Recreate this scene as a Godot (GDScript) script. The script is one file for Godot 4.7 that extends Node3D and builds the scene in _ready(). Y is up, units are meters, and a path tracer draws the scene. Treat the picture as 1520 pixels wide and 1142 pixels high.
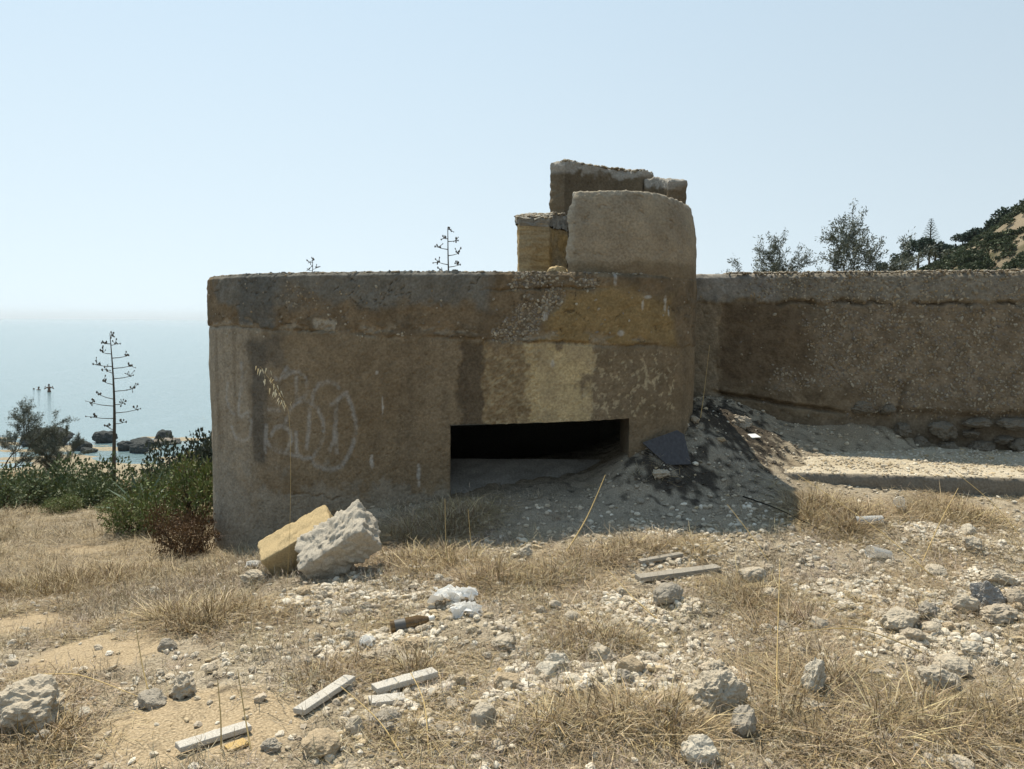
extends Node3D
# A ruined coastal bunker above a hazy sea, with dry rubble ground in front.
# x is to the right, y is up; depth d is measured in front of the photographer, z = -d.

const SEA := -6.5
var rng := RandomNumberGenerator.new()
var na := FastNoiseLite.new()
var nb := FastNoiseLite.new()
var nc := FastNoiseLite.new()
var M := {}
var taken := {}
var GX := [-80.0, -30.0, -12.0, -6.0, -4.0, -2.5, -1.0, 0.5, 2.0, 3.5, 5.0, 8.0, 14.0, 40.0, 80.0]
var GD := [-4.0, 0.0, 2.0, 3.5, 5.0, 6.2, 7.5, 9.5, 12.0, 20.0, 31.0, 42.0, 55.0, 65.0, 100.0]
var GT := [
	[-2.0, -1.0, -0.3, -0.05, 0.0, 0.0, 0.0, 0.0, 0.0, 0.0, 0.05, 0.1, 0.3, 4.0, 12.0],
	[-2.0, -1.0, -0.35, -0.1, -0.05, -0.02, 0.0, 0.0, 0.0, 0.02, 0.06, 0.15, 0.4, 4.0, 12.0],
	[-2.2, -1.2, -0.45, -0.18, -0.1, -0.05, 0.0, 0.0, 0.02, 0.05, 0.08, 0.2, 0.4, 4.0, 12.0],
	[-2.4, -1.4, -0.6, -0.33, -0.23, -0.12, 0.0, 0.03, 0.06, 0.1, 0.12, 0.2, 0.4, 4.0, 12.0],
	[-2.6, -1.6, -0.8, -0.5, -0.4, -0.28, -0.06, 0.08, 0.14, 0.15, 0.16, 0.25, 0.4, 4.0, 12.0],
	[-2.8, -1.8, -0.95, -0.62, -0.54, -0.42, 0.08, 0.22, 0.25, 0.22, 0.22, 0.3, 0.5, 4.0, 12.0],
	[-3.0, -2.0, -1.05, -0.72, -0.68, -0.6, 0.05, 0.25, 0.33, 0.33, 0.33, 0.4, 0.5, 4.0, 12.0],
	[-3.4, -2.4, -1.2, -0.86, -0.8, -0.75, -0.5, -0.2, 0.2, 0.3, 0.4, 0.5, 0.6, 4.0, 12.0],
	[-3.8, -2.9, -2.0, -1.5, -1.4, -1.25, -1.1, -1.0, -0.8, -0.5, -0.2, 0.1, 0.5, 4.0, 12.0],
	[-4.6, -4.0, -3.5, -3.2, -3.1, -3.0, -2.9, -2.8, -2.6, -2.3, -2.0, -1.2, 0.0, 4.0, 12.0],
	[-5.6, -5.4, -5.2, -5.2, -5.2, -5.1, -5.0, -4.9, -4.8, -4.6, -4.2, -3.0, -1.5, 4.0, 12.0],
	[-6.4, -6.42, -6.45, -6.45, -6.45, -6.4, -6.4, -6.3, -6.2, -6.0, -5.8, -5.0, -3.5, 4.0, 12.0],
	[-6.53, -6.52, -6.52, -6.52, -6.52, -6.52, -6.52, -6.52, -6.5, -6.5, -6.4, -6.2, -5.0, 3.5, 12.0],
	[-7.2, -7.2, -7.2, -7.2, -7.2, -7.2, -7.2, -7.2, -7.2, -7.1, -7.0, -6.8, -6.0, 3.0, 12.0],
	[-9.0, -9.0, -9.0, -9.0, -9.0, -9.0, -9.0, -9.0, -9.0, -9.0, -9.0, -8.5, -7.0, 2.0, 11.0]]
# plan of the bunker's outer face (x, d), from the seam with the right wall round the front and the back
var PLAN := [Vector2(1.67, 7.45), Vector2(1.645, 7.0), Vector2(1.51, 6.61), Vector2(1.18, 6.32), Vector2(0.7, 6.18), Vector2(0.2, 6.12),
	Vector2(-0.5, 6.13), Vector2(-1.1, 6.22), Vector2(-1.75, 6.42), Vector2(-2.35, 6.74), Vector2(-2.75, 7.1), Vector2(-2.95, 7.58),
	Vector2(-3.0, 8.1), Vector2(-2.9, 9.2), Vector2(-2.3, 10.0), Vector2(-0.8, 10.3), Vector2(0.8, 10.0), Vector2(1.5, 9.2)]
var outline := PackedVector2Array()
var cache := PackedFloat32Array()
const CX0 := -9.0
const CD0 := -1.0
const CW := 181
const CH := 141

# bare sand, straw and rubble patches on the ground: x, d, half width, half depth
var SAND := [[-2.10, 3.88, 0.44, 0.42], [-1.22, 2.94, 0.50, 0.36], [-3.06, 4.59, 0.36, 0.4], [-4.21, 7.53, 0.5, 0.22], [-4.69, 9.2, 0.5, 0.3]]
var STRAW := [[-0.48, 4.96, 0.42, 0.34], [0.05, 4.59, 0.5, 0.25], [0.84, 4.9, 0.6, 0.3], [2.31, 5.53, 0.65, 0.45], [3.17, 5.57, 0.55, 0.4], [1.36, 4.08, 0.3, 0.5],
	[1.48, 3.0, 0.8, 0.4], [1.26, 3.47, 0.35, 0.35], [0.4, 3.63, 0.3, 0.25], [-1.78, 4.33, 0.4, 0.4], [-3.42, 5.81, 0.9, 0.6], [-1.83, 2.8, 0.35, 0.25],
	[-0.55, 5.65, 0.55, 0.3], [0.38, 2.92, 0.45, 0.25], [-0.59, 3.31, 0.45, 0.3]]
var RUBBLE := [[-1.04, 4.4, 0.4, 0.35], [0.73, 4.03, 0.4, 0.25], [1.93, 4.06, 0.5, 0.45], [2.04, 3.66, 0.35, 0.3], [2.75, 4.2, 0.35, 0.4], [0.32, 3.79, 0.45, 0.3],
	[-0.16, 3.07, 0.45, 0.3], [0.72, 3.2, 0.4, 0.35], [-0.65, 3.67, 0.35, 0.25], [3.11, 5.13, 0.5, 0.35], [0.13, 3.24, 0.4, 0.25]]

# where boards and strips lie on top of the straw: ends and half width
var CLEAR := []


class MB:
	var v := PackedVector3Array()
	var c := PackedColorArray()
	var i := PackedInt32Array()

	func vert(p: Vector3, col := Color.WHITE) -> int:
		v.append(p)
		c.append(col)
		return v.size() - 1

	func tri(a: int, b: int, d: int) -> void:
		i.append(a)
		i.append(b)
		i.append(d)

	func quad(a: Vector3, b: Vector3, e: Vector3, f: Vector3, col := Color.WHITE) -> void:
		var k := v.size()
		v.append_array(PackedVector3Array([a, b, e, f]))
		c.append_array(PackedColorArray([col, col, col, col]))
		i.append_array(PackedInt32Array([k, k + 1, k + 2, k, k + 2, k + 3]))

	func tube(pts: Array, rads: Array, sides := 6, col := Color.WHITE, cap := true) -> void:
		var k0 := v.size()
		var n := pts.size()
		var up := Vector3(0.31, 0.12, 0.94).normalized()
		for a in n:
			var t: Vector3 = (pts[mini(a + 1, n - 1)] - pts[maxi(a - 1, 0)]).normalized()
			var u := t.cross(up).normalized()
			if u.length() < 0.5:
				u = t.cross(Vector3.RIGHT).normalized()
			var w := t.cross(u)
			for s in sides:
				var q := TAU * s / sides
				vert(pts[a] + (u * cos(q) + w * sin(q)) * rads[a], col)
		for a in n - 1:
			for s in sides:
				var s2 := (s + 1) % sides
				var p := k0 + a * sides
				tri(p + s, p + sides + s, p + s2)
				tri(p + s2, p + sides + s, p + sides + s2)
		if cap:
			var e0 := vert(pts[0], col)
			var e1 := vert(pts[n - 1], col)
			for s in sides:
				var s2 := (s + 1) % sides
				tri(e0, k0 + s, k0 + s2)
				tri(e1, k0 + (n - 1) * sides + s2, k0 + (n - 1) * sides + s)

	# a narrow ribbon from p along dir that bends by `bend`
	func blade(p: Vector3, dir: Vector3, bend: Vector3, length: float, width: float, col: Color) -> void:
		var side := dir.cross(Vector3(0.2, 1, 0.1)).normalized() * width * 0.5
		var m := p + dir * length * 0.5 + bend * length * 0.12
		var e := p + dir * length + bend * length * 0.5
		var k := v.size()
		v.append_array(PackedVector3Array([p - side, p + side, m - side * 0.8, m + side * 0.8, e]))
		c.append_array(PackedColorArray([col, col, col, col, col]))
		i.append_array(PackedInt32Array([k, k + 2, k + 1, k + 1, k + 2, k + 3, k + 2, k + 4, k + 3]))

	func build(smooth := true) -> ArrayMesh:
		var n := PackedVector3Array()
		if not smooth:
			var v2 := PackedVector3Array()
			var c2 := PackedColorArray()
			for t in i:
				v2.append(v[t])
				c2.append(c[t])
			v = v2
			c = c2
			i = PackedInt32Array(range(v.size()))
		n.resize(v.size())
		for t in range(0, i.size(), 3):
			var a := v[i[t]]
			var w := (v[i[t + 2]] - a).cross(v[i[t + 1]] - a)
			n[i[t]] += w
			n[i[t + 1]] += w
			n[i[t + 2]] += w
		for t in n.size():
			n[t] = n[t].normalized() if n[t].length_squared() > 1e-20 else Vector3.UP
		var arr := []
		arr.resize(Mesh.ARRAY_MAX)
		arr[Mesh.ARRAY_VERTEX] = v
		arr[Mesh.ARRAY_NORMAL] = n
		arr[Mesh.ARRAY_COLOR] = c
		arr[Mesh.ARRAY_INDEX] = i
		var m := ArrayMesh.new()
		m.add_surface_from_arrays(Mesh.PRIMITIVE_TRIANGLES, arr)
		return m


# ---------------------------------------------------------------- naming
func numbered(called: String) -> String:
	var k: int = taken.get(called, -1) + 1
	taken[called] = k
	return called if k == 0 else "%s_%03d" % [called, k]


func tag(o: Node, label: String, category: String, group := "") -> Node:
	o.set_meta("label", label)
	o.set_meta("category", category)
	if group:
		o.set_meta("group", group)
	return o


func thing(called: String, label: String, category: String, at: Vector3, group := "") -> Node3D:
	var o := Node3D.new()
	o.name = numbered(called)
	add_child(o)
	o.position = at
	tag(o, label, category, group)
	return o


func part(called: String, mesh: Mesh, mat: Material, parent: Node, at := Vector3.ZERO) -> MeshInstance3D:
	var o := MeshInstance3D.new()
	o.name = numbered(called) if parent == self else called
	o.mesh = mesh
	o.material_override = mat
	parent.add_child(o, true)
	o.position = at
	return o


func single(called: String, label: String, category: String, mesh: Mesh, mat: Material, at: Vector3, group := "") -> MeshInstance3D:
	var o := part(called, mesh, mat, self, at)
	tag(o, label, category, group)
	return o


func structure(called: String, mesh: Mesh, mat: Material) -> MeshInstance3D:
	var o := part(called, mesh, mat, self)
	o.set_meta("kind", "structure")
	return o


func stuff(called: String, mesh: Mesh, mat: Material, where: Array, cols: Array, parent: Node = self) -> MultiMeshInstance3D:
	var mm := MultiMesh.new()
	mm.transform_format = MultiMesh.TRANSFORM_3D
	mm.use_colors = true
	mm.mesh = mesh
	mm.instance_count = where.size()
	for k in where.size():
		mm.set_instance_transform(k, where[k])
		mm.set_instance_color(k, cols[k])
	var o := MultiMeshInstance3D.new()
	o.name = numbered(called) if parent == self else called
	o.multimesh = mm
	o.material_override = mat
	o.set_meta("kind", "stuff")
	parent.add_child(o, true)
	return o


# ---------------------------------------------------------------- maths
func sm(a: float, b: float, x: float) -> float:
	return smoothstep(a, b, x)


func herm(xs: Array, ys: Array, x: float) -> float:
	var n := xs.size()
	var k := clampi(xs.bsearch(x) - 1, 0, n - 2)
	var h: float = xs[k + 1] - xs[k]
	var t := clampf((x - xs[k]) / h, 0.0, 1.0)
	var s1: float = (ys[k + 1] - ys[k]) / h
	var m0 := s1
	var m1 := s1
	if k > 0:
		var s0: float = (ys[k] - ys[k - 1]) / (xs[k] - xs[k - 1])
		m0 = 0.0 if s0 * s1 <= 0.0 else 2.0 * s0 * s1 / (s0 + s1)
	if k < n - 2:
		var s2: float = (ys[k + 2] - ys[k + 1]) / (xs[k + 2] - xs[k + 1])
		m1 = 0.0 if s2 * s1 <= 0.0 else 2.0 * s2 * s1 / (s2 + s1)
	var t2 := t * t
	var t3 := t2 * t
	return (2 * t3 - 3 * t2 + 1) * ys[k] + (t3 - 2 * t2 + t) * h * m0 + (3 * t2 - 2 * t3) * ys[k + 1] + (t3 - t2) * h * m1


func column(x: float) -> Array:
	var r := []
	for row in GT:
		r.append(herm(GX, row, x))
	return r


func bump(x: float, d: float, cx: float, cd: float, rx: float, rd: float) -> float:
	return exp(-pow((x - cx) / rx, 2) - pow((d - cd) / rd, 2))


func land(x: float, d: float, col: Array) -> float:
	var y := herm(GD, col, d)
	if d < 12.0 and absf(x) < 9.0:
		y += 0.50 * bump(x, d, 1.95, 8.1, 0.75, 1.1) + 0.26 * bump(x, d, 3.5, 7.75, 0.9, 0.40)
		y += 0.36 * bump(x, d, 1.55, 6.8, 0.6, 0.65) + 0.2 * bump(x, d, 1.05, 6.2, 0.28, 0.35)
	return y


func fill_cache() -> void:
	cache.resize(CW * CH)
	for a in CW:
		var x := CX0 + a * 0.1
		var col := column(x)
		for b in CH:
			cache[b * CW + a] = land(x, CD0 + b * 0.1, col)


func smooth_ground(x: float, d: float) -> float:
	var fx := clampf((x - CX0) * 10.0, 0.0, CW - 1.001)
	var fd := clampf((d - CD0) * 10.0, 0.0, CH - 1.001)
	var a := int(fx)
	var b := int(fd)
	var u := fx - a
	var w := fd - b
	var k := b * CW + a
	return lerpf(lerpf(cache[k], cache[k + 1], u), lerpf(cache[k + CW], cache[k + CW + 1], u), w)


func patch(list: Array, x: float, d: float) -> float:
	var best := 0.0
	for p in list:
		var q: float = 1.0 - pow((x - p[0]) / p[2], 2) - pow((d - p[1]) / p[3], 2)
		best = maxf(best, q)
	return best


func sandy(x: float, d: float) -> float:
	return sm(0.05, 0.55, patch(SAND, x, d) + 0.35 * na.get_noise_2d(x * 90.0, d * 90.0))


func rubbly(x: float, d: float) -> float:
	return sm(0.0, 0.6, patch(RUBBLE, x, d) + 0.3 * na.get_noise_2d(x * 70.0 + 300.0, d * 70.0))


func strawy(x: float, d: float) -> float:
	return clampf(0.02 + 0.8 * na.get_noise_2d(x * 75.0 - 500.0, d * 75.0) + 0.35 * nb.get_noise_2d(x * 80.0, d * 80.0) + 0.8 * sm(-0.1, 0.8, patch(STRAW, x, d)), 0.0, 1.0) * (1.0 - 0.93 * sandy(x, d))


func ground(x: float, d: float) -> float:
	var y := smooth_ground(x, d)
	var s := sandy(x, d)
	var r := rubbly(x, d)
	y += 0.05 * na.get_noise_2d(x * 75.0, d * 75.0)
	y += (0.016 + 0.024 * r) * (1.0 - 0.7 * s) * nb.get_noise_2d(x * 100.0, d * 100.0)
	var bank := bump(x, d, 1.9, 7.2, 1.1, 0.9)
	y += (bank + 0.5 * bump(x, d, 0.3, 5.7, 1.2, 0.5)) * (0.045 * nb.get_noise_2d(x * 55.0 + 20.0, d * 55.0) + 0.026 * nb.get_noise_2d(x * 170.0, d * 170.0))
	y += (0.006 + 0.009 * r) * (1.0 - 0.6 * s) * nb.get_noise_2d(x * 420.0 + 70.0, d * 420.0)
	return y


func slab_top(x: float, d: float) -> float:
	var edge := 6.40 - 0.1 * (x - 1.9)
	if x < 2.0 or d < edge or d > wall_line(x):
		return -9.0
	return 0.35 + 0.04 * (d - edge)


func surface(x: float, d: float) -> float:
	return maxf(ground(x, d), slab_top(x, d))


func on(x: float, d: float, lift := 0.0) -> Vector3:
	return Vector3(x, surface(x, d) + lift, -d)


func in_plan(x: float, d: float, grow := 0.0) -> bool:
	var c := Vector2(-0.7, 8.2)
	var p := Vector2(x, d)
	p = c + (p - c) * (1.0 - grow)
	return Geometry2D.is_point_in_polygon(p, outline)


func rnd(a: float, b: float) -> float:
	return rng.randf_range(a, b)


func rdir() -> Vector3:
	return Vector3(rng.randfn(), rng.randfn(), rng.randfn()).normalized()


func make_outline() -> float:
	var raw := PackedVector2Array()
	var n := PLAN.size()
	for k in n:
		for s in 40:
			var t := s / 40.0
			raw.append(PLAN[k].cubic_interpolate(PLAN[(k + 1) % n], PLAN[(k + n - 1) % n], PLAN[(k + 2) % n], t))
	outline = raw
	var s := 0.0
	for k in raw.size() - 1:
		if raw[k].x > 0.0 and raw[k + 1].x <= 0.0 and raw[k].y < 7.0:
			return s
		s += raw[k].distance_to(raw[k + 1])
	return 0.0


# ---------------------------------------------------------------- materials
func noise(freq: float, octaves: int, s: int, kind := FastNoiseLite.TYPE_SIMPLEX_SMOOTH) -> FastNoiseLite:
	var f := FastNoiseLite.new()
	f.noise_type = kind
	f.seed = s
	f.frequency = freq
	f.fractal_octaves = octaves
	f.fractal_type = FastNoiseLite.FRACTAL_FBM if octaves > 1 else FastNoiseLite.FRACTAL_NONE
	return f


func tex(f: FastNoiseLite, size: int, low: Color, high: Color, mid := 0.5) -> NoiseTexture2D:
	var t := NoiseTexture2D.new()
	t.noise = f
	t.width = size
	t.height = size
	t.seamless = true
	t.seamless_blend_skirt = 0.2
	var g := Gradient.new()
	g.set_color(0, low)
	g.set_color(1, high)
	g.add_point(mid, low.lerp(high, 0.5))
	t.color_ramp = g
	return t


func mat(col: Color, rough := 0.95, spec := 0.2) -> StandardMaterial3D:
	var m := StandardMaterial3D.new()
	m.albedo_color = col.linear_to_srgb()
	m.roughness = rough
	m.metallic_specular = spec
	return m


func rough_mat(col: Color, grain: Texture2D, height: Texture2D, scale: float, relief: float, vertex := true) -> StandardMaterial3D:
	var m := mat(col)
	m.vertex_color_use_as_albedo = vertex
	m.albedo_texture = grain
	m.uv1_triplanar = true
	m.uv1_world_triplanar = true
	m.uv1_scale = Vector3.ONE * scale
	if relief > 0.0:
		m.heightmap_enabled = true
		m.heightmap_texture = height
		m.heightmap_scale = relief
	return m


func leaf_mat(thin: float) -> StandardMaterial3D:
	var m := mat(Color.WHITE, 0.6, 0.3)
	m.vertex_color_use_as_albedo = true
	m.cull_mode = BaseMaterial3D.CULL_DISABLED
	if thin > 0.0:
		m.backlight_enabled = true
		m.backlight = Color(thin, thin, thin * 0.6)
	return m


func make_materials() -> void:
	var g_fine := tex(noise(0.03, 6, 11), 512, Color(0.76, 0.75, 0.74), Color(1, 1, 1))
	var g_soil := tex(noise(0.06, 5, 12), 512, Color(0.58, 0.56, 0.53), Color(1, 1, 1), 0.45)
	var h_fine := tex(noise(0.06, 5, 13), 512, Color.BLACK, Color.WHITE)
	var h_clod := tex(noise(0.05, 4, 14, FastNoiseLite.TYPE_CELLULAR), 512, Color.BLACK, Color.WHITE)
	M.concrete = rough_mat(Color.WHITE, g_fine, h_fine, 2.3, 0.35)
	M.soil = rough_mat(Color.WHITE, g_soil, h_clod, 2.2, 1.0)
	M.land = rough_mat(Color.WHITE, g_soil, h_clod, 0.25, 6.0)
	M.stone = []
	for c in [Color(0.57, 0.505, 0.40), Color(0.50, 0.435, 0.34), Color(0.64, 0.59, 0.49), Color(0.42, 0.38, 0.315), Color(0.52, 0.42, 0.29)]:
		var m := rough_mat(c, g_fine, h_fine, 4.0, 0.5, false)
		M.stone.append(m)
	M.dark_rock = rough_mat(Color(0.10, 0.11, 0.11), g_fine, h_fine, 0.5, 6.0, false)
	M.pale_rock = rough_mat(Color(0.34, 0.31, 0.27), g_fine, h_fine, 0.5, 6.0, false)
	M.footing = rough_mat(Color(0.24, 0.21, 0.165), g_fine, h_fine, 3.0, 0.6, false)
	M.ochre_stone = rough_mat(Color(0.34, 0.24, 0.10), g_fine, h_fine, 4.0, 1.0, false)
	M.tuff = rough_mat(Color(0.60, 0.47, 0.27), g_fine, h_fine, 4.0, 0.5, false)
	M.white_block = rough_mat(Color(0.60, 0.55, 0.46), g_fine, h_fine, 4.0, 0.7, false)
	M.gravel = mat(Color.WHITE)
	M.gravel.vertex_color_use_as_albedo = true
	M.pebble = mat(Color.WHITE, 0.7, 0.4)
	M.pebble.vertex_color_use_as_albedo = true
	M.straw = leaf_mat(0.25)
	M.straw.roughness = 0.7
	M.leaf = leaf_mat(0.35)
	M.far_leaf = leaf_mat(0.15)
	M.bark = rough_mat(Color(0.11, 0.085, 0.06), g_fine, h_fine, 3.0, 1.0, false)
	M.stalk_wood = rough_mat(Color(0.12, 0.108, 0.088), g_fine, h_fine, 3.0, 1.0, false)
	M.strip = rough_mat(Color(0.66, 0.63, 0.57), g_fine, h_fine, 7.0, 0.25, false)
	M.grey_plank = rough_mat(Color(0.50, 0.46, 0.39), g_fine, h_fine, 7.0, 0.5, false)
	M.yellow_tile = rough_mat(Color(0.66, 0.48, 0.22), g_fine, h_fine, 9.0, 0.2, false)
	M.panel = rough_mat(Color(0.10, 0.10, 0.108), g_fine, h_fine, 2.0, 0.3, false)
	M.white_tile = mat(Color(0.72, 0.74, 0.74), 0.4, 0.5)
	M.paper = mat(Color(0.86, 0.85, 0.82), 0.9)
	M.paper.cull_mode = BaseMaterial3D.CULL_DISABLED
	M.paper.backlight_enabled = true
	M.paper.backlight = Color(0.4, 0.4, 0.4)
	M.brown_glass = mat(Color(0.10, 0.055, 0.012), 0.06, 0.5)
	M.brown_glass.transparency = BaseMaterial3D.TRANSPARENCY_ALPHA
	M.brown_glass.albedo_color.a = 0.82
	M.clear_plastic = mat(Color(0.75, 0.75, 0.72), 0.18, 0.5)
	M.clear_plastic.transparency = BaseMaterial3D.TRANSPARENCY_ALPHA
	M.clear_plastic.albedo_color.a = 0.30
	M.clear_plastic.cull_mode = BaseMaterial3D.CULL_DISABLED
	M.bottle_label = mat(Color(0.68, 0.66, 0.60), 0.5, 0.4)
	M.black_label = mat(Color(0.09, 0.09, 0.088), 0.55, 0.4)
	M.burnt = mat(Color(0.02, 0.018, 0.016), 0.8)
	M.cane = mat(Color(0.50, 0.37, 0.17), 0.6, 0.3)
	M.slate = rough_mat(Color(0.42, 0.41, 0.39), g_fine, h_fine, 4.0, 1.2, false)
	M.skin = mat(Color(0.16, 0.095, 0.065), 0.5, 0.4)
	M.hair = mat(Color(0.02, 0.015, 0.012), 0.6)
	var w := mat(Color(0.165, 0.245, 0.265), 0.12, 0.5)
	w.uv1_triplanar = true
	w.uv1_world_triplanar = true
	w.uv1_scale = Vector3(0.05, 0.05, 0.16)
	w.heightmap_enabled = true
	w.heightmap_texture = tex(noise(0.05, 4, 21), 512, Color.BLACK, Color.WHITE)
	w.heightmap_scale = 5.0
	M.water = w


# ---------------------------------------------------------------- scene
func _ready() -> void:
	var cam := Camera3D.new()
	cam.name = "camera"
	cam.fov = 52.9
	cam.near = 0.05
	cam.far = 60000.0
	add_child(cam)
	cam.position = Vector3(0, 1.6, 0)
	cam.rotation_degrees = Vector3(-4.7, 0, 0.4)
	cam.current = true

	var to_sun := Vector3(-0.27, 1.0, -0.48).normalized()
	var sun := DirectionalLight3D.new()
	sun.name = "sun"
	sun.light_energy = 1.35
	sun.light_color = Color(1.0, 0.955, 0.87)
	sun.light_angular_distance = 0.6
	sun.shadow_enabled = true
	add_child(sun)
	sun.look_at_from_position(Vector3.ZERO, -to_sun, Vector3.UP)

	var env := Environment.new()
	env.background_mode = Environment.BG_SKY
	env.sky = Sky.new()
	env.sky.sky_material = make_sky(to_sun)
	env.tonemap_mode = Environment.TONE_MAPPER_LINEAR
	env.tonemap_exposure = 1.45
	env.sdfgi_enabled = true
	env.ssao_enabled = true
	env.ssil_enabled = true
	env.volumetric_fog_enabled = true
	env.volumetric_fog_density = 0.0001
	env.volumetric_fog_albedo = Color(0.95, 0.98, 1.0)
	env.volumetric_fog_anisotropy = 0.4
	var we := WorldEnvironment.new()
	we.name = "environment"
	we.environment = env
	add_child(we)

	rng.seed = 20240
	na = noise(0.012, 3, 1)
	nb = noise(0.05, 3, 2)
	nc = noise(1.0, 4, 3)
	make_materials()
	var s0 := make_outline()
	fill_cache()

	build_ground()
	build_terrain()
	build_sea()
	build_hill()
	build_bunker(s0)
	build_wall()
	build_slab()
	print("structure ", Time.get_ticks_msec())
	build_debris()
	build_stones()
	print("debris ", Time.get_ticks_msec())
	build_plants()
	print("plants ", Time.get_ticks_msec())
	build_grass()
	build_shore()
	print("done ", Time.get_ticks_msec())


# clear hazy summer sky, brightest round the sun
func make_sky(to_sun: Vector3) -> PanoramaSkyMaterial:
	var w := 512
	var h := 256
	var im := Image.create(w, h, false, Image.FORMAT_RGBF)
	var zen := Vector3(0.235, 0.35, 0.485)
	var hor := Vector3(0.75, 0.87, 0.93)
	for j in h:
		var el := (0.5 - (j + 0.5) / h) * PI
		for i in w:
			var az := (i + 0.5) / w * TAU
			var v := Vector3(sin(az) * cos(el), sin(el), -cos(az) * cos(el))
			var glow := pow(0.5 + 0.5 * v.dot(to_sun), 3.0)
			var c := zen.lerp(hor, exp(-maxf(el, 0.0) / 0.45)) * (0.53 + 0.64 * glow)
			im.set_pixel(i, j, Color(c.x, c.y, c.z))
	var m := PanoramaSkyMaterial.new()
	m.panorama = ImageTexture.create_from_image(im)
	return m


func ground_color(x: float, d: float) -> Color:
	var n1 := na.get_noise_2d(x * 110.0 + 40.0, d * 110.0)
	var n2 := nb.get_noise_2d(x * 160.0, d * 160.0 + 90.0)
	var c := Color(0.43, 0.365, 0.27).lerp(Color(0.57, 0.505, 0.395), clampf(0.5 + n1, 0, 1))
	c = c.lerp(Color(0.30, 0.235, 0.15), clampf(0.5 * strawy(x, d) + 0.4 * n2, 0, 0.75))
	c = c.lerp(Color(0.50, 0.44, 0.34), 0.6 * rubbly(x, d) * clampf(0.6 + n2, 0, 1))
	c = c.lerp(Color(0.58, 0.47, 0.32), sandy(x, d))
	# greyer earth on the spoil heap below the slit; burnt black earth in the corner by the wall
	var heap := sm(0.2, 0.7, bump(x, d, 0.9, 6.0, 1.8, 0.7) + 0.4 * n1 + 0.2 * n2)
	c = c.lerp(Color(0.40, 0.355, 0.29), 0.6 * heap)
	var ash := sm(0.15, 0.6, maxf(bump(x, d, 1.9, 7.1, 0.6, 0.6), 0.75 * bump(x, d, 1.4, 6.1, 0.45, 0.3)) + 0.6 * n2 + 0.3 * n1)
	c = c.lerp(Color(0.055, 0.048, 0.042), 0.9 * ash)
	return c


func build_ground() -> void:
	var mb := MB.new()
	var step := 0.018
	var nx := int(15.0 / step)
	var nd := int(9.4 / step)
	var v := PackedVector3Array()
	var c := PackedColorArray()
	v.resize((nx + 1) * (nd + 1))
	c.resize(v.size())
	for b in nd + 1:
		var d := 0.6 + b * step
		for a in nx + 1:
			var x := -7.5 + a * step
			var k := b * (nx + 1) + a
			if d > 8.4 and x > -2.4 or absf(x) > 0.9 * d + 1.0:
				v[k] = Vector3(x, smooth_ground(x, d), -d)
				c[k] = Color(0.36, 0.29, 0.19)
			else:
				v[k] = Vector3(x, ground(x, d), -d)
				c[k] = ground_color(x, d)
	mb.v = v
	mb.c = c
	mb.i = grid_index(nx + 1, nd + 1, false)
	structure("ground", mb.build(), M.soil)


func grid_index(nu: int, nv: int, flip: bool) -> PackedInt32Array:
	var r := PackedInt32Array()
	r.resize((nu - 1) * (nv - 1) * 6)
	var t := 0
	for b in nv - 1:
		for a in nu - 1:
			var k := b * nu + a
			r[t] = k
			r[t + 1] = k + 1 if flip else k + nu
			r[t + 2] = k + nu if flip else k + 1
			r[t + 3] = k + 1
			r[t + 4] = k + nu + 1 if flip else k + nu
			r[t + 5] = k + nu if flip else k + nu + 1
			t += 6
	return r


func steps(list: Array) -> Array:
	var r := []
	for seg in list:
		var x: float = seg[0]
		while x < seg[1] - 1e-4:
			r.append(x)
			x += seg[2]
	return r


func land_height(x: float, d: float, col: Array) -> float:
	var y := land(x, d, col)
	if d > 38.0 and d < 62.0 and y < -6.0:
		y += -0.05 + 0.12 * na.get_noise_2d(x * 9.0, d * 26.0) + 0.03 * nb.get_noise_2d(x * 20.0, d * 40.0)
	elif d > 10.0:
		y += 0.25 * na.get_noise_2d(x * 10.0, d * 10.0)
	return y


func build_terrain() -> void:
	var xs := steps([[-300, -60, 24.0], [-60, -10, 0.5], [-10, 14, 0.75], [14, 50, 3.0], [50, 320, 15.0]])
	var ds := steps([[-40, -4, 6.0], [-4, 12, 0.5], [12, 38, 1.0], [38, 60, 0.4], [60, 320, 12.0]])
	var mb := MB.new()
	for x in xs:
		var col := column(x)
		for d in ds:
			var y := land_height(x, d, col)
			if absf(x) < 7.2 and d > 0.9 and d < 9.8:
				y -= 0.3
			var n := 0.5 + 0.8 * na.get_noise_2d(x * 12.0, d * 12.0)
			var c := Color(0.34, 0.27, 0.17).lerp(Color(0.22, 0.18, 0.10), clampf(n, 0, 1))
			if y < -6.1:
				c = Color(0.56, 0.50, 0.38).lerp(Color(0.42, 0.36, 0.26), clampf(n, 0, 1))
			mb.vert(Vector3(x, y, -d), c)
	mb.i = grid_index(ds.size(), xs.size(), true)
	structure("terrain", mb.build(), M.land)


func build_sea() -> void:
	var mb := MB.new()
	var xs := [-6000.0, -2000.0, -300.0, -60.0, 0.0, 60.0, 300.0, 2000.0, 6000.0]
	var ds := [36.0, 60.0, 120.0, 300.0, 1000.0, 2500.0, 6000.0]
	for d in ds:
		for x in xs:
			mb.vert(Vector3(x, SEA, -d))
	mb.i = grid_index(xs.size(), ds.size(), false)
	structure("sea", mb.build(), M.water)


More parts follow.
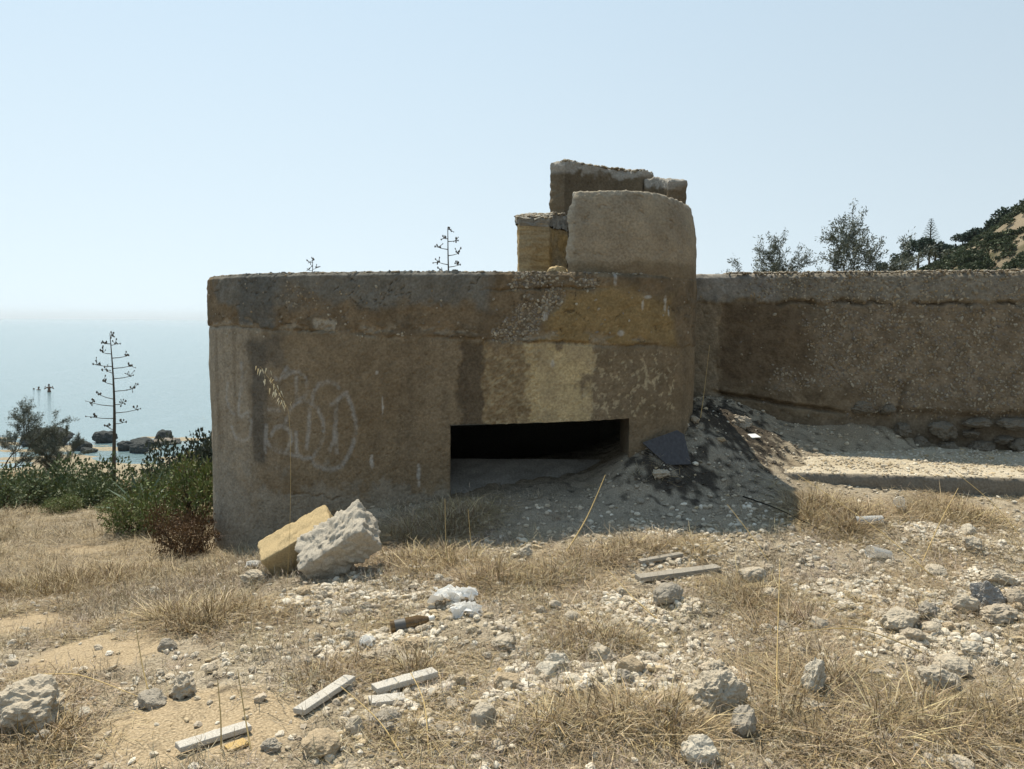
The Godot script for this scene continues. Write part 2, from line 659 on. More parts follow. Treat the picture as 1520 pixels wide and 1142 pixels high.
func hill_y(x: float, d: float) -> float:
	var e := x - 46.0 - 0.3 * (d - 100.0)
	var far := pow(d / 100.0, 1.5) if d < 100.0 else 100.0 / d
	var y := -3.0 + 0.74 * maxf(e + 8.0, 0.0) * sm(-10.0, 6.0, e) * far
	var gully := absf(na.get_noise_2d(x * 2.2 + d * 1.3, d * 3.5))
	return y + 2.0 * na.get_noise_2d(x * 3.0, d * 3.0) - 1.4 * (1.0 - gully * 3.0 if gully < 0.33 else 0.0) * sm(2.0, 12.0, e)


func build_hill() -> void:
	var mb := MB.new()
	var n := 110
	for b in n:
		for a in n:
			var x := 32.0 + a * 0.62
			var d := 64.0 + b * 0.75
			var g := nb.get_noise_2d(x * 4.0, d * 4.0) + 0.8 * na.get_noise_2d(x * 5.0 + 90.0, d * 5.0)
			var c := Color(0.29, 0.245, 0.175).lerp(Color(0.41, 0.35, 0.26), clampf(0.5 + nb.get_noise_2d(x * 9.0, d * 3.0), 0, 1))
			c = c.lerp(Color(0.085, 0.09, 0.045), 0.85 * sm(-0.2, 0.15, g))
			mb.vert(Vector3(x, hill_y(x, d), -d), c)
	mb.i = grid_index(n, n, false)
	structure("hill", mb.build(), M.land)


# ---------------------------------------------------------------- bunker
var GRAFFITI := [
	[[-1.973, 1.114], [-1.909, 1.161], [-1.823, 1.163], [-1.764, 1.111], [-1.742, 1.023], [-1.766, 0.963], [-1.846, 0.92]],
	[[-1.854, 1.118], [-1.852, 0.93]],
	[[-1.982, 0.722], [-1.928, 0.836], [-1.846, 0.915], [-1.732, 0.925], [-1.64, 0.86], [-1.591, 0.764], [-1.587, 0.646], [-1.634, 0.545], [-1.693, 0.452], [-1.788, 0.435], [-1.855, 0.47], [-1.863, 0.65]],
	[[-2.131, 0.611], [-2.089, 0.675], [-2.009, 0.701], [-1.932, 0.665], [-1.908, 0.587], [-1.961, 0.492], [-2.053, 0.474], [-2.147, 0.507], [-2.188, 0.565], [-2.184, 0.688]],
	[[-2.027, 0.476], [-1.849, 0.45]],
	[[-1.721, 0.857], [-1.73, 0.698], [-1.756, 0.527]],
	[[-1.697, 0.927], [-1.684, 0.996], [-1.625, 1.067], [-1.536, 1.089], [-1.438, 1.073], [-1.438, 1.044]],
	[[-1.516, 0.905], [-1.461, 0.936], [-1.369, 1.007], [-1.322, 0.902], [-1.282, 0.759], [-1.304, 0.602], [-1.359, 0.482], [-1.414, 0.4], [-1.535, 0.353], [-1.671, 0.383], [-1.705, 0.431]],
	[[-1.461, 0.936], [-1.469, 0.77], [-1.487, 0.612], [-1.533, 0.521]],
	[[-1.47, 0.672], [-1.467, 0.505]],
	[[-2.703, 1.029], [-2.739, 0.899], [-2.675, 0.776], [-2.621, 0.76]],
	[[-2.5, 1.226], [-2.489, 1.071], [-2.527, 0.934], [-2.55, 0.765], [-2.501, 0.748], [-2.402, 0.797]],
	[[-2.662, 0.64], [-2.611, 0.549], [-2.491, 0.528], [-2.394, 0.569], [-2.374, 0.716], [-2.419, 0.754]],
	[[-2.191, 0.688], [-2.204, 0.461]],
	[[-1.946, 1.194], [-2.039, 1.081], [-2.078, 1.099]],
	[[-2.167, 0.832], [-2.045, 0.829]]]
# small white paint dabs on the front: su, y, width, height
var DABS := [[0.27, 1.70, 0.012, 0.09], [0.25, 1.64, 0.008, 0.06], [1.28, 1.74, 0.016, 0.08], [0.87, 1.51, 0.04, 0.025], [1.1, 1.80, 0.05, 0.012], [1.06, 1.74, 0.012, 0.05],
	[1.32, 1.68, 0.01, 0.05], [0.32, 1.27, 0.02, 0.04], [-1.05, 0.9, 0.008, 0.10], [-0.75, 0.36, 0.018, 0.10], [-1.15, 0.45, 0.02, 0.06], [-1.1, 1.18, 0.015, 0.02], [0.82, 1.95, 0.015, 0.07]]


func stroke(lines: Array, p: Vector2) -> float:
	var best := 9.0
	for l in lines:
		for k in l.size() - 1:
			var a := Vector2(l[k][0], l[k][1])
			var b := Vector2(l[k + 1][0], l[k + 1][1])
			best = minf(best, p.distance_to(Geometry2D.get_closest_point_to_segment(p, a, b)))
	return best


# soft rectangle with an uneven border: 1 inside, 0 outside
func zone(u: float, y: float, u0: float, u1: float, y0: float, y1: float, edge: float, wob: float) -> float:
	var q := minf(minf(u - u0, u1 - u), minf(y - y0, y1 - y)) + wob
	return sm(-edge, edge, q)


func exposed(u: float, y: float) -> float:
	var w := 0.09 * nc.get_noise_2d(u * 3.0, y * 3.0 + 9.0)
	var p := Vector2(u, y)
	var a := sm(0.03, -0.05, stroke([[[0.62, 1.93], [0.05, 1.92]]], p) - 0.045 + w)
	a = maxf(a, sm(0.04, -0.06, stroke([[[0.30, 1.80], [0.12, 1.62], [-0.08, 1.46]]], p) - 0.10 + w))
	a = maxf(a, 0.6 * sm(0.05, -0.08, stroke([[[-1.85, 1.78], [-1.45, 1.60]]], p) - 0.10 + w))
	a = maxf(a, 0.8 * sm(0.03, -0.04, stroke([[[-1.25, 1.50], [-0.75, 1.52]]], p) - 0.03 + w))
	return a


func bunker_face(u: float, y: float) -> Array:
	var n1 := nc.get_noise_2d(u * 0.8, y * 0.8)
	var n2 := nc.get_noise_2d(u * 3.0 + 50.0, y * 3.0)
	var n3 := nc.get_noise_2d(u * 14.0, y * 14.0 + 33.0)
	var streak := nc.get_noise_2d(u * 5.0, y * 0.35 + 20.0)
	var joint := 1.445 - 0.035 * clampf(u, -2.5, 1.5) + 0.025 * nc.get_noise_2d(u * 1.6, 3.0) + 0.012 * n3
	var upper := sm(joint - 0.006, joint + 0.008, y)
	var disp := 0.010 * n1 + 0.007 * n2 + 0.002 * n3
	var c := Color(0.205, 0.165, 0.115).lerp(Color(0.165, 0.128, 0.085), clampf(0.5 + 0.9 * n1, 0, 1))
	c = c.lerp(Color(0.265, 0.235, 0.19), sm(-1.9, -2.7, u + 0.3 * n2))
	c = c.lerp(Color(0.13, 0.105, 0.075), clampf(0.9 * streak, 0, 0.6) * sm(0.1, 0.6, y))
	# lower wall
	if y < joint + 0.02:
		var w := 0.07 * n2 + 0.025 * n3 + 0.06 * streak
		var dark := zone(u, y, -0.42, -0.2, 0.7, 1.42, 0.02, w)
		c = c.lerp(Color(0.085, 0.068, 0.05), 0.75 * dark)
		var coarse := zone(u, y, -0.22, 0.19, 0.72, 1.41, 0.02, w)
		c = c.lerp(Color(0.21, 0.16, 0.10).lerp(Color(0.31, 0.255, 0.165), clampf(n3 * 1.6 + 0.2, 0, 1)), coarse)
		disp += coarse * (0.012 * nc.get_noise_2d(u * 24.0, y * 30.0) - 0.008)
		disp -= 0.012 * dark
		var pale := zone(u, y, 0.16, 0.62, 0.73, 1.41, 0.035, w * 1.6)
		c = c.lerp(Color(0.46, 0.375, 0.225).lerp(Color(0.34, 0.275, 0.175), clampf(0.5 + n2, 0, 1)), 0.92 * pale)
		disp -= 0.006 * pale
		var here := maxf(bump(u, y, 0.72, 0.98, 0.16, 0.16), maxf(bump(u, y, 1.15, 1.15, 0.28, 0.16), 0.5 * zone(u, y, 0.6, 1.45, 0.82, 1.36, 0.1, 0.0)))
		var fleck := sm(0.30, 0.40, nc.get_noise_2d(u * 13.0, y * 10.0 + 70.0) + 0.35 * nc.get_noise_2d(u * 40.0, y * 40.0) + 0.30 * here - 0.10) * sm(0.1, 0.4, here)
		c = c.lerp(Color(0.38, 0.325, 0.225), 0.8 * fleck)
		disp -= 0.004 * fleck
		c = c.lerp(Color(0.22, 0.205, 0.175), 0.6 * sm(0.06, -0.06, y - 0.22 + 0.3 * n1 + 0.3 * n2 + 0.1 * n3))
		c = c.lerp(Color(0.10, 0.092, 0.08), 0.85 * zone(u, y, -2.36, -2.2, 0.35, 1.4, 0.03, 0.05 * streak + 0.02 * n2 - 0.01))
		c = c.lerp(Color(0.11, 0.1, 0.085), 0.7 * zone(u, y, -2.45, -2.0, 1.2, 1.45, 0.05, 0.1 * n2))
	# roof slab band
	if upper > 0.0:
		var b := Color(0.175, 0.135, 0.09).lerp(Color(0.12, 0.095, 0.066), clampf(0.5 + 1.2 * n2, 0, 1))
		b = b.lerp(Color(0.225, 0.165, 0.085), zone(u, y, 0.25, 1.4, 1.42, 1.85, 0.08, 0.15 * n1 + 0.06 * n2))
		b = b.lerp(Color(0.15, 0.15, 0.14), 0.8 * zone(u, y, -2.9, -0.2, 1.72, 2.2, 0.06, 0.12 * n2))
		b = b.lerp(Color(0.10, 0.103, 0.10), 0.8 * zone(u, y, -2.5, -2.05, 1.45, 2.2, 0.05, 0.1 * n2))
		b = b.lerp(Color(0.26, 0.25, 0.225), 0.8 * zone(u, y, -2.95, -2.3, 1.44, 1.56, 0.02, 0.05 * n2))
		var e := exposed(u, y)
		b = b.lerp(Color(0.15, 0.125, 0.095), e)
		disp += upper * (0.006 - 0.016 * e + 0.010 * nc.get_noise_2d(u * 6.0, y * 6.0) + 0.010 * e * n3)
		c = c.lerp(b, upper)
		# a lighter patch where the render fell off
		var chip := zone(u, y, -1.66, -1.47, 1.47, 1.6, 0.012, 0.05 * n2)
		c = c.lerp(Color(0.31, 0.285, 0.24), 0.85 * chip)
		disp -= 0.012 * chip
		# render crack under the turret
		var cl := absf(y - (1.855 + 0.02 * nc.get_noise_2d(u * 4.0, 1.0) + 0.03 * (u - 0.2)))
		disp -= 0.018 * sm(0.012, 0.003, cl) * sm(-0.3, -0.1, u) * sm(0.85, 0.6, u)
	# crumbled render along the joint
	var crumb := sm(0.05, 0.22, nc.get_noise_2d(u * 3.5 + 12.0, y * 7.0)) * exp(-pow((y - joint - 0.04) / 0.055, 2)) * sm(1.3, 0.9, u)
	c = c.lerp(Color(0.25, 0.215, 0.165), 0.75 * crumb)
	disp += crumb * (0.012 * n3 - 0.014)
	disp -= 0.026 * exp(-pow((y - joint + 0.004) / 0.009, 2)) * clampf(0.55 + 1.5 * nc.get_noise_2d(u * 2.5, 8.0), 0, 1)
	# short cracks low on the left
	disp -= 0.014 * sm(0.010, 0.003, absf(y - (0.13 + 0.05 * nc.get_noise_2d(u * 5.0, 2.0)))) * sm(-2.0, -1.9, u) * sm(-1.35, -1.5, u)
	# thin wandering cracks, dirt-filled, mostly in the slab band
	var cn := absf(nc.get_noise_2d(u * 1.9 + 4.0, y * 3.4 + 44.0))
	var cm := sm(0.018, 0.006, cn) * (sm(0.0, 0.2, nc.get_noise_2d(u * 2.2 + 90.0, y * 2.2)) * (0.35 + 0.65 * upper))
	disp -= 0.012 * cm
	c = c.lerp(Color(0.07, 0.058, 0.045), 0.6 * cm)
	# spray paint
	var p := Vector2(u, y)
	if u < -1.2 and u > -2.85 and y > 0.3 and y < 1.3:
		var s := stroke(GRAFFITI, p)
		c = c.lerp(Color(0.34, 0.35, 0.355), (0.30 * sm(0.030, 0.012, s) + 0.18 * sm(0.016, 0.006, s)) * clampf(0.8 + 1.1 * n2 + 0.8 * n3, 0.15, 1.0))
	for q in DABS:
		if absf(u - q[0]) < q[2] * 2.0 and absf(y - q[1]) < q[3] * 2.0:
			var r := Vector2((u - q[0]) / q[2], (y - q[1]) / q[3]).length() + 0.5 * n3
			c = c.lerp(Color(0.42, 0.42, 0.41), 0.6 * sm(1.1, 0.5, r))
	var mott := 1.0 + 0.22 * nc.get_noise_2d(u * 5.0 + 80.0, y * 5.0) + 0.18 * nc.get_noise_2d(u * 16.0 + 3.0, y * 16.0)
	disp -= 0.006 * sm(0.28, 0.42, nc.get_noise_2d(u * 19.0 + 60.0, y * 19.0))
	return [disp, warm(c, 1.45 * mott)]


func warm(c: Color, k: float) -> Color:
	return Color(c.r * k * 1.01, c.g * k, c.b * k * 0.97)


const EMB_L := -0.49
const EMB_R := 0.955


func lintel(x: float) -> float:
	return lerpf(0.765, 0.818, (x - EMB_L) / (EMB_R - EMB_L))


func build_bunker(s0: float) -> void:
	var root := thing("bunker", "ruined round concrete bunker with broken turret, gun slit and faded graffiti", "bunker", Vector3.ZERO)
	# columns of the outer face
	var cols := []
	var s := 0.0
	var last := -1.0
	var total := outline.size()
	for k in total:
		var p := outline[k]
		var q := outline[(k + 1) % total]
		var length := p.distance_to(q)
		var step := 0.009 if (k < 40 * 12.5 and k > 18) else 0.12
		var t := 0.0
		while last + step <= s + length or last < 0.0:
			t = maxf(0.0, (last + step - s) / length) if last >= 0.0 else 0.0
			var tang := (q - p).normalized()
			var a := outline[(k + total - 1) % total]
			var b := outline[(k + 2) % total]
			var t0 := (q - a).normalized()
			var t1 := (b - p).normalized()
			tang = t0.lerp(t1, t).normalized()
			cols.append([p.lerp(q, t), Vector2(-tang.y, tang.x), s0 - (s + t * length)])
			last = s + t * length
		s += length
	cols.append([cols[0][0], cols[0][1], cols[0][2]])
	var y0 := -0.8
	var top := 1.985
	var rows := 300
	var mb := MB.new()
	var nu := cols.size()
	var rim := []
	for j in rows + 1:
		var y := y0 + (top - y0) * j / rows
		for k in nu:
			var cc: Array = cols[k]
			var u: float = cc[2]
			var f := bunker_face(u, y)
			var base: Vector2 = cc[0]
			var nrm: Vector2 = cc[1]
			var yy := y
			var disp: float = f[0]
			if base.y > 8.4:
				disp = 0.0
			if j > rows - 4:
				disp -= 0.008 * (j - rows + 3) + 0.008 * absf(nc.get_noise_2d(u * 9.0, 5.0)) * (j - rows + 3)
				if j == rows:
					yy += 0.022 * nc.get_noise_2d(u * 5.0, 1.0) + 0.014 * nc.get_noise_2d(u * 25.0, 4.0)
			var pos := base + nrm * disp
			# pull the border of the opening onto its edges
			if base.y < 6.6:
				if absf(pos.x - EMB_L) < 0.0047 and y > 0.05 and y < 0.80:
					pos.x = EMB_L + 0.006 * nc.get_noise_2d(1.0, y * 9.0)
				if absf(pos.x - EMB_R) < 0.0047 and y > 0.05 and y < 0.83:
					pos.x = EMB_R + 0.006 * nc.get_noise_2d(4.0, y * 9.0)
				if pos.x > EMB_L - 0.01 and pos.x < EMB_R + 0.01 and absf(y - lintel(pos.x)) < 0.0048:
					yy = lintel(pos.x) + 0.006 * nc.get_noise_2d(u * 8.0, 12.0)
			mb.vert(Vector3(pos.x, yy, -pos.y), f[1])
			if j == rows:
				rim.append(pos)
	for j in rows:
		var ym := y0 + (top - y0) * (j + 0.5) / rows
		for k in nu - 1:
			var xm: float = (cols[k][0].x + cols[k + 1][0].x) * 0.5
			var dm: float = cols[k][0].y
			if dm < 6.6 and xm > EMB_L and xm < EMB_R and ym > 0.06 and ym < lintel(xm):
				continue
			var a := j * nu + k
			mb.tri(a, a + 1, a + nu)
			mb.tri(a + 1, a + nu + 1, a + nu)
	# flat roof
	var poly := PackedVector2Array()
	for k in range(0, rim.size() - 1):
		poly.append(rim[k])
	var ti := Geometry2D.triangulate_polygon(poly)
	part("outer_wall", mb.build(), M.concrete, root)
	var rf := MB.new()
	for q in poly:
		rf.vert(Vector3(q.x, 1.975, -q.y), Color(0.26, 0.25, 0.23))
	rf.i = ti
	if ti.size() > 2:
		var w := (rf.v[ti[2]] - rf.v[ti[0]]).cross(rf.v[ti[1]] - rf.v[ti[0]])
		if w.y < 0.0:
			ti.reverse()
			rf.i = ti
	part("roof", rf.build(), M.concrete, root)
	build_embrasure(root)
	build_turret(root)
	# pebbles of the exposed aggregate and along the broken rim
	var where := []
	var tint := []
	var tries := 0
	while where.size() < 900 and tries < 60000:
		tries += 1
		var k := rng.randi_range(20, nu - 2)
		var u: float = cols[k][2]
		if u < -3.4 or u > 1.75:
			continue
		var y := rnd(1.42, 1.97)
		var e := exposed(u, y)
		if rng.randf() > maxf(e * (0.9 if u > -0.3 else 0.25), 0.012):
			continue
		var f := bunker_face(u, y)
		var pos: Vector2 = cols[k][0] + cols[k][1] * (f[0] - 0.001)
		where.append(pebble_at(Vector3(pos.x, y, -pos.y), Vector3(cols[k][1].x, 0, -cols[k][1].y), rnd(0.005, 0.012)))
		tint.append(pebble_tint() * 1.1)
	for k in range(10, nu - 1):
		if cols[k][0].y > 9.0:
			continue
		for r in 4:
			var pos: Vector2 = rim[k] - cols[k][1] * rnd(0.0, 0.10)
			where.append(pebble_at(Vector3(pos.x, 1.978 + rnd(-0.004, 0.008), -pos.y), Vector3.UP, rnd(0.006, 0.015)))
			tint.append(pebble_tint())
	stuff("exposed_pebbles", rock(901, 1, 0.12, 3), M.pebble, where, tint, root)


func pebble_tint() -> Color:
	var c: Color = [Color(0.34, 0.29, 0.21), Color(0.27, 0.23, 0.17), Color(0.23, 0.20, 0.165), Color(0.40, 0.36, 0.28), Color(0.30, 0.23, 0.14)][rng.randi() % 5]
	return c * rnd(0.55, 0.95)


func pebble_at(p: Vector3, n: Vector3, r: float) -> Transform3D:
	var b := Basis(Quaternion(Vector3.UP, n.normalized())) if n.y > -0.99 else Basis()
	b = b * Basis(Vector3.UP, rnd(0, TAU)) * Basis.from_scale(Vector3(r * rnd(0.9, 1.6), r * rnd(0.5, 0.8), r * rnd(0.8, 1.1)))
	return Transform3D(b, p)


func sheet(a: Vector3, b: Vector3, e: Vector3, f: Vector3, nu: int, nv: int, amp: float, col: Color) -> ArrayMesh:
	var mb := MB.new()
	var n := (f - a).cross(b - a).normalized()
	for j in nv + 1:
		for i in nu + 1:
			var u := float(i) / nu
			var v := float(j) / nv
			var p := a.lerp(b, u).lerp(f.lerp(e, u), v)
			var inner := minf(minf(u, 1.0 - u), minf(v, 1.0 - v))
			var k := nc.get_noise_3d(p.x * 6.0, p.y * 6.0, p.z * 6.0)
			mb.vert(p + n * amp * k * sm(0.0, 0.06, inner), col * (1.0 + 0.35 * nc.get_noise_3d(p.x * 2.5 + 9.0, p.y * 2.5, p.z * 2.5)))
	mb.i = grid_index(nu + 1, nv + 1, true)
	return mb.build()


func build_embrasure(bunker: Node3D) -> void:
	var root := Node3D.new()
	root.name = "gun_slit"
	bunker.add_child(root)
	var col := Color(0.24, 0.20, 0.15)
	var d0l := 6.125
	var d0r := 6.245
	var d1 := 7.0
	var xl := -0.62
	var xr := 0.99
	var so := 0.05
	var si := 0.34
	var to_l := lintel(EMB_L)
	var to_r := lintel(EMB_R)
	var ti := 0.78
	var A := Vector3(EMB_L, so, -d0l)
	var B := Vector3(EMB_R, so, -d0r)
	var C := Vector3(EMB_R, to_r, -d0r)
	var D := Vector3(EMB_L, to_l, -d0l)
	var a := Vector3(xl, si, -d1)
	var b := Vector3(xr, si, -d1)
	var c := Vector3(xr, ti, -d1)
	var d := Vector3(xl, ti, -d1)
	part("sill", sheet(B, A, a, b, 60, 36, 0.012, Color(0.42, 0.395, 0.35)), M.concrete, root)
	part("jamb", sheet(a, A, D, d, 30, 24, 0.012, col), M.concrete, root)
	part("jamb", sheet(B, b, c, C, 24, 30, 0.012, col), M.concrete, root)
	# the soffit follows the curve of the face
	var mb := MB.new()
	for j in 21:
		var t := j / 20.0
		for i in 61:
			var q := i / 60.0
			var x := lerpf(EMB_L, EMB_R, q)
			var dd := 6.118 + 0.128 * pow(maxf(q - 0.35, 0.0) / 0.65, 2)
			var o := Vector3(x, lintel(x), -dd)
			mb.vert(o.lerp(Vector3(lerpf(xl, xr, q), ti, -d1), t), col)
	mb.i = grid_index(61, 21, true)
	part("lintel_underside", mb.build(), M.concrete, root)
	# the dark room behind: walls, floor and ceiling round the inner end of the slit
	var x0 := -2.5
	var x1 := 1.35
	var y0 := -0.9
	var y1 := 1.7
	var d2 := 9.8
	var rm := MB.new()
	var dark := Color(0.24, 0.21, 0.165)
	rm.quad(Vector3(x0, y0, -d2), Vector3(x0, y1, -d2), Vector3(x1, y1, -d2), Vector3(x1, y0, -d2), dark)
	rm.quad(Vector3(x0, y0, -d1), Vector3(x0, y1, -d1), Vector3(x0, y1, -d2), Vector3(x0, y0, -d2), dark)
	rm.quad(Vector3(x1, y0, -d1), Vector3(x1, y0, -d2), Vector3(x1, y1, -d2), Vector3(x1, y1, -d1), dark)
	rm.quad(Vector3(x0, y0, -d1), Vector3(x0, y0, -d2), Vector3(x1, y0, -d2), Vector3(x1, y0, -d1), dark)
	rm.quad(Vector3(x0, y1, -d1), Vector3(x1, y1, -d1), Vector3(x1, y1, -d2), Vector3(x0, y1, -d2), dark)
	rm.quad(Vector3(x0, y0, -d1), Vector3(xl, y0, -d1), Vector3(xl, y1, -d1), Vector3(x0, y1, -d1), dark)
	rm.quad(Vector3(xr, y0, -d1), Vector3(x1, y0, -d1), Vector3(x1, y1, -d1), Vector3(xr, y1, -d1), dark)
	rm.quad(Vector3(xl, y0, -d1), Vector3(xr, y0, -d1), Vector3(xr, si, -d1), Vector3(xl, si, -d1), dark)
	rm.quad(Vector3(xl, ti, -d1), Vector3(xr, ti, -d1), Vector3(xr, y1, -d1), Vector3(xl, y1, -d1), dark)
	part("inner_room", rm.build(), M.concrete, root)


# a curved piece of the turret ring; angle 0 points at the photographer, positive to the right
func ring(a0: float, a1: float, ro: float, ri: float, y0: float, top: Callable, lean: float, rough: float, jag: float, paint: Callable) -> ArrayMesh:
	var mb := MB.new()
	var c := Vector2(0.84, 7.06)
	var na_ := maxi(8, int((a1 - a0) * ro / 0.010))
	var nh := 84
	var nt := 14
	var nv := nh * 2 + nt
	for i in na_ + 1:
		var t := float(i) / na_
		var a := lerpf(a0, a1, t)
		var y1: float = top.call(a)
		for j in nv:
			var r := 0.0
			var y := 0.0
			if j < nh:
				y = lerpf(y0, y1, float(j) / (nh - 1))
				r = ro
			elif j < nh + nt:
				var q := (j - nh + 0.5) / nt
				r = lerpf(ro, ri, q)
				y = y1 + 0.012
			else:
				y = lerpf(y1, y0, float(j - nh - nt) / (nh - 1))
				r = ri
			var hh := (y - y0) / (y1 - y0)
			r -= lean * pow(clampf(hh, 0.0, 1.0), 4.0)
			var ends := sm(0.06, 0.0, t) - sm(0.94, 1.0, t)
			var aa := a + ends * jag * (nc.get_noise_2d(y * 5.0 + a0 * 7.0, r * 6.0) + 0.5 * nc.get_noise_2d(y * 16.0, r * 16.0 + a0))
			var p := Vector3(c.x + r * sin(aa), y, -(c.y - r * cos(aa)))
			var k := nc.get_noise_3d(p.x * 4.0, p.y * 4.0, p.z * 4.0)
			var f := nc.get_noise_3d(p.x * 18.0, p.y * 18.0, p.z * 18.0)
			var out := Vector3(sin(aa), 0, cos(aa)) * (1.0 if j < nh + nt / 2 else -1.0)
			var tp := sm(0.93, 1.0, hh) if rough < 1.7 else 1.0
			var cr := sm(0.030, 0.010, absf(nc.get_noise_3d(p.x * 3.0, p.y * 5.0 + 7.0, p.z * 3.0))) * sm(0.08, 0.22, nc.get_noise_3d(p.x * 5.0 + 31.0, p.y * 5.0, p.z * 5.0)) * sm(2.08, 2.14, p.y)
			p -= out * 0.010 * cr
			p += out * (0.010 * k + 0.005 * f) * (1.0 + tp * rough) + Vector3.UP * tp * rough * (0.014 * f + 0.010 * k)
			mb.vert(p, paint.call(p, a, hh, j >= nh + nt))
	mb.i = grid_index(nv, na_ + 1, true)
	# broken ends
	for e in 2:
		var row := (na_ if e else 0) * nv
		var na2 := 14
		var k0 := mb.v.size()
		for j in nh:
			var q0 := mb.v[row + j]
			var q1 := mb.v[row + nv - 1 - j]
			for m in na2 + 1:
				var t := float(m) / na2
				var p := q0.lerp(q1, t)
				var s := sin(PI * t)
				var ang := a1 if e else a0
				var out := Vector3(cos(ang), 0, -sin(ang)) * (1.0 if e else -1.0)
				p += out * s * jag * (0.25 + 0.9 * nc.get_noise_3d(p.x * 7.0, p.y * 7.0, p.z * 7.0) + 0.5 * nc.get_noise_3d(p.x * 20.0, p.y * 20.0, p.z * 20.0))
				mb.vert(p, mb.c[row + j].lerp(mb.c[row + nv - 1 - j], t))
		for t in grid_index(na2 + 1, nh, e == 0):
			mb.i.append(k0 + t)
		var top_row := k0 + (nh - 1) * (na2 + 1)
		for m in na2:
			var u0 := row + nh + int(float(m) * nt / na2)
			var u1 := row + nh + mini(int(float(m + 1) * nt / na2), nt - 1)
			if e == 0:
				mb.i.append_array(PackedInt32Array([top_row + m, top_row + m + 1, u0, top_row + m + 1, u1, u0]))
			else:
				mb.i.append_array(PackedInt32Array([top_row + m, u0, top_row + m + 1, top_row + m + 1, u0, u1]))
	return mb.build()


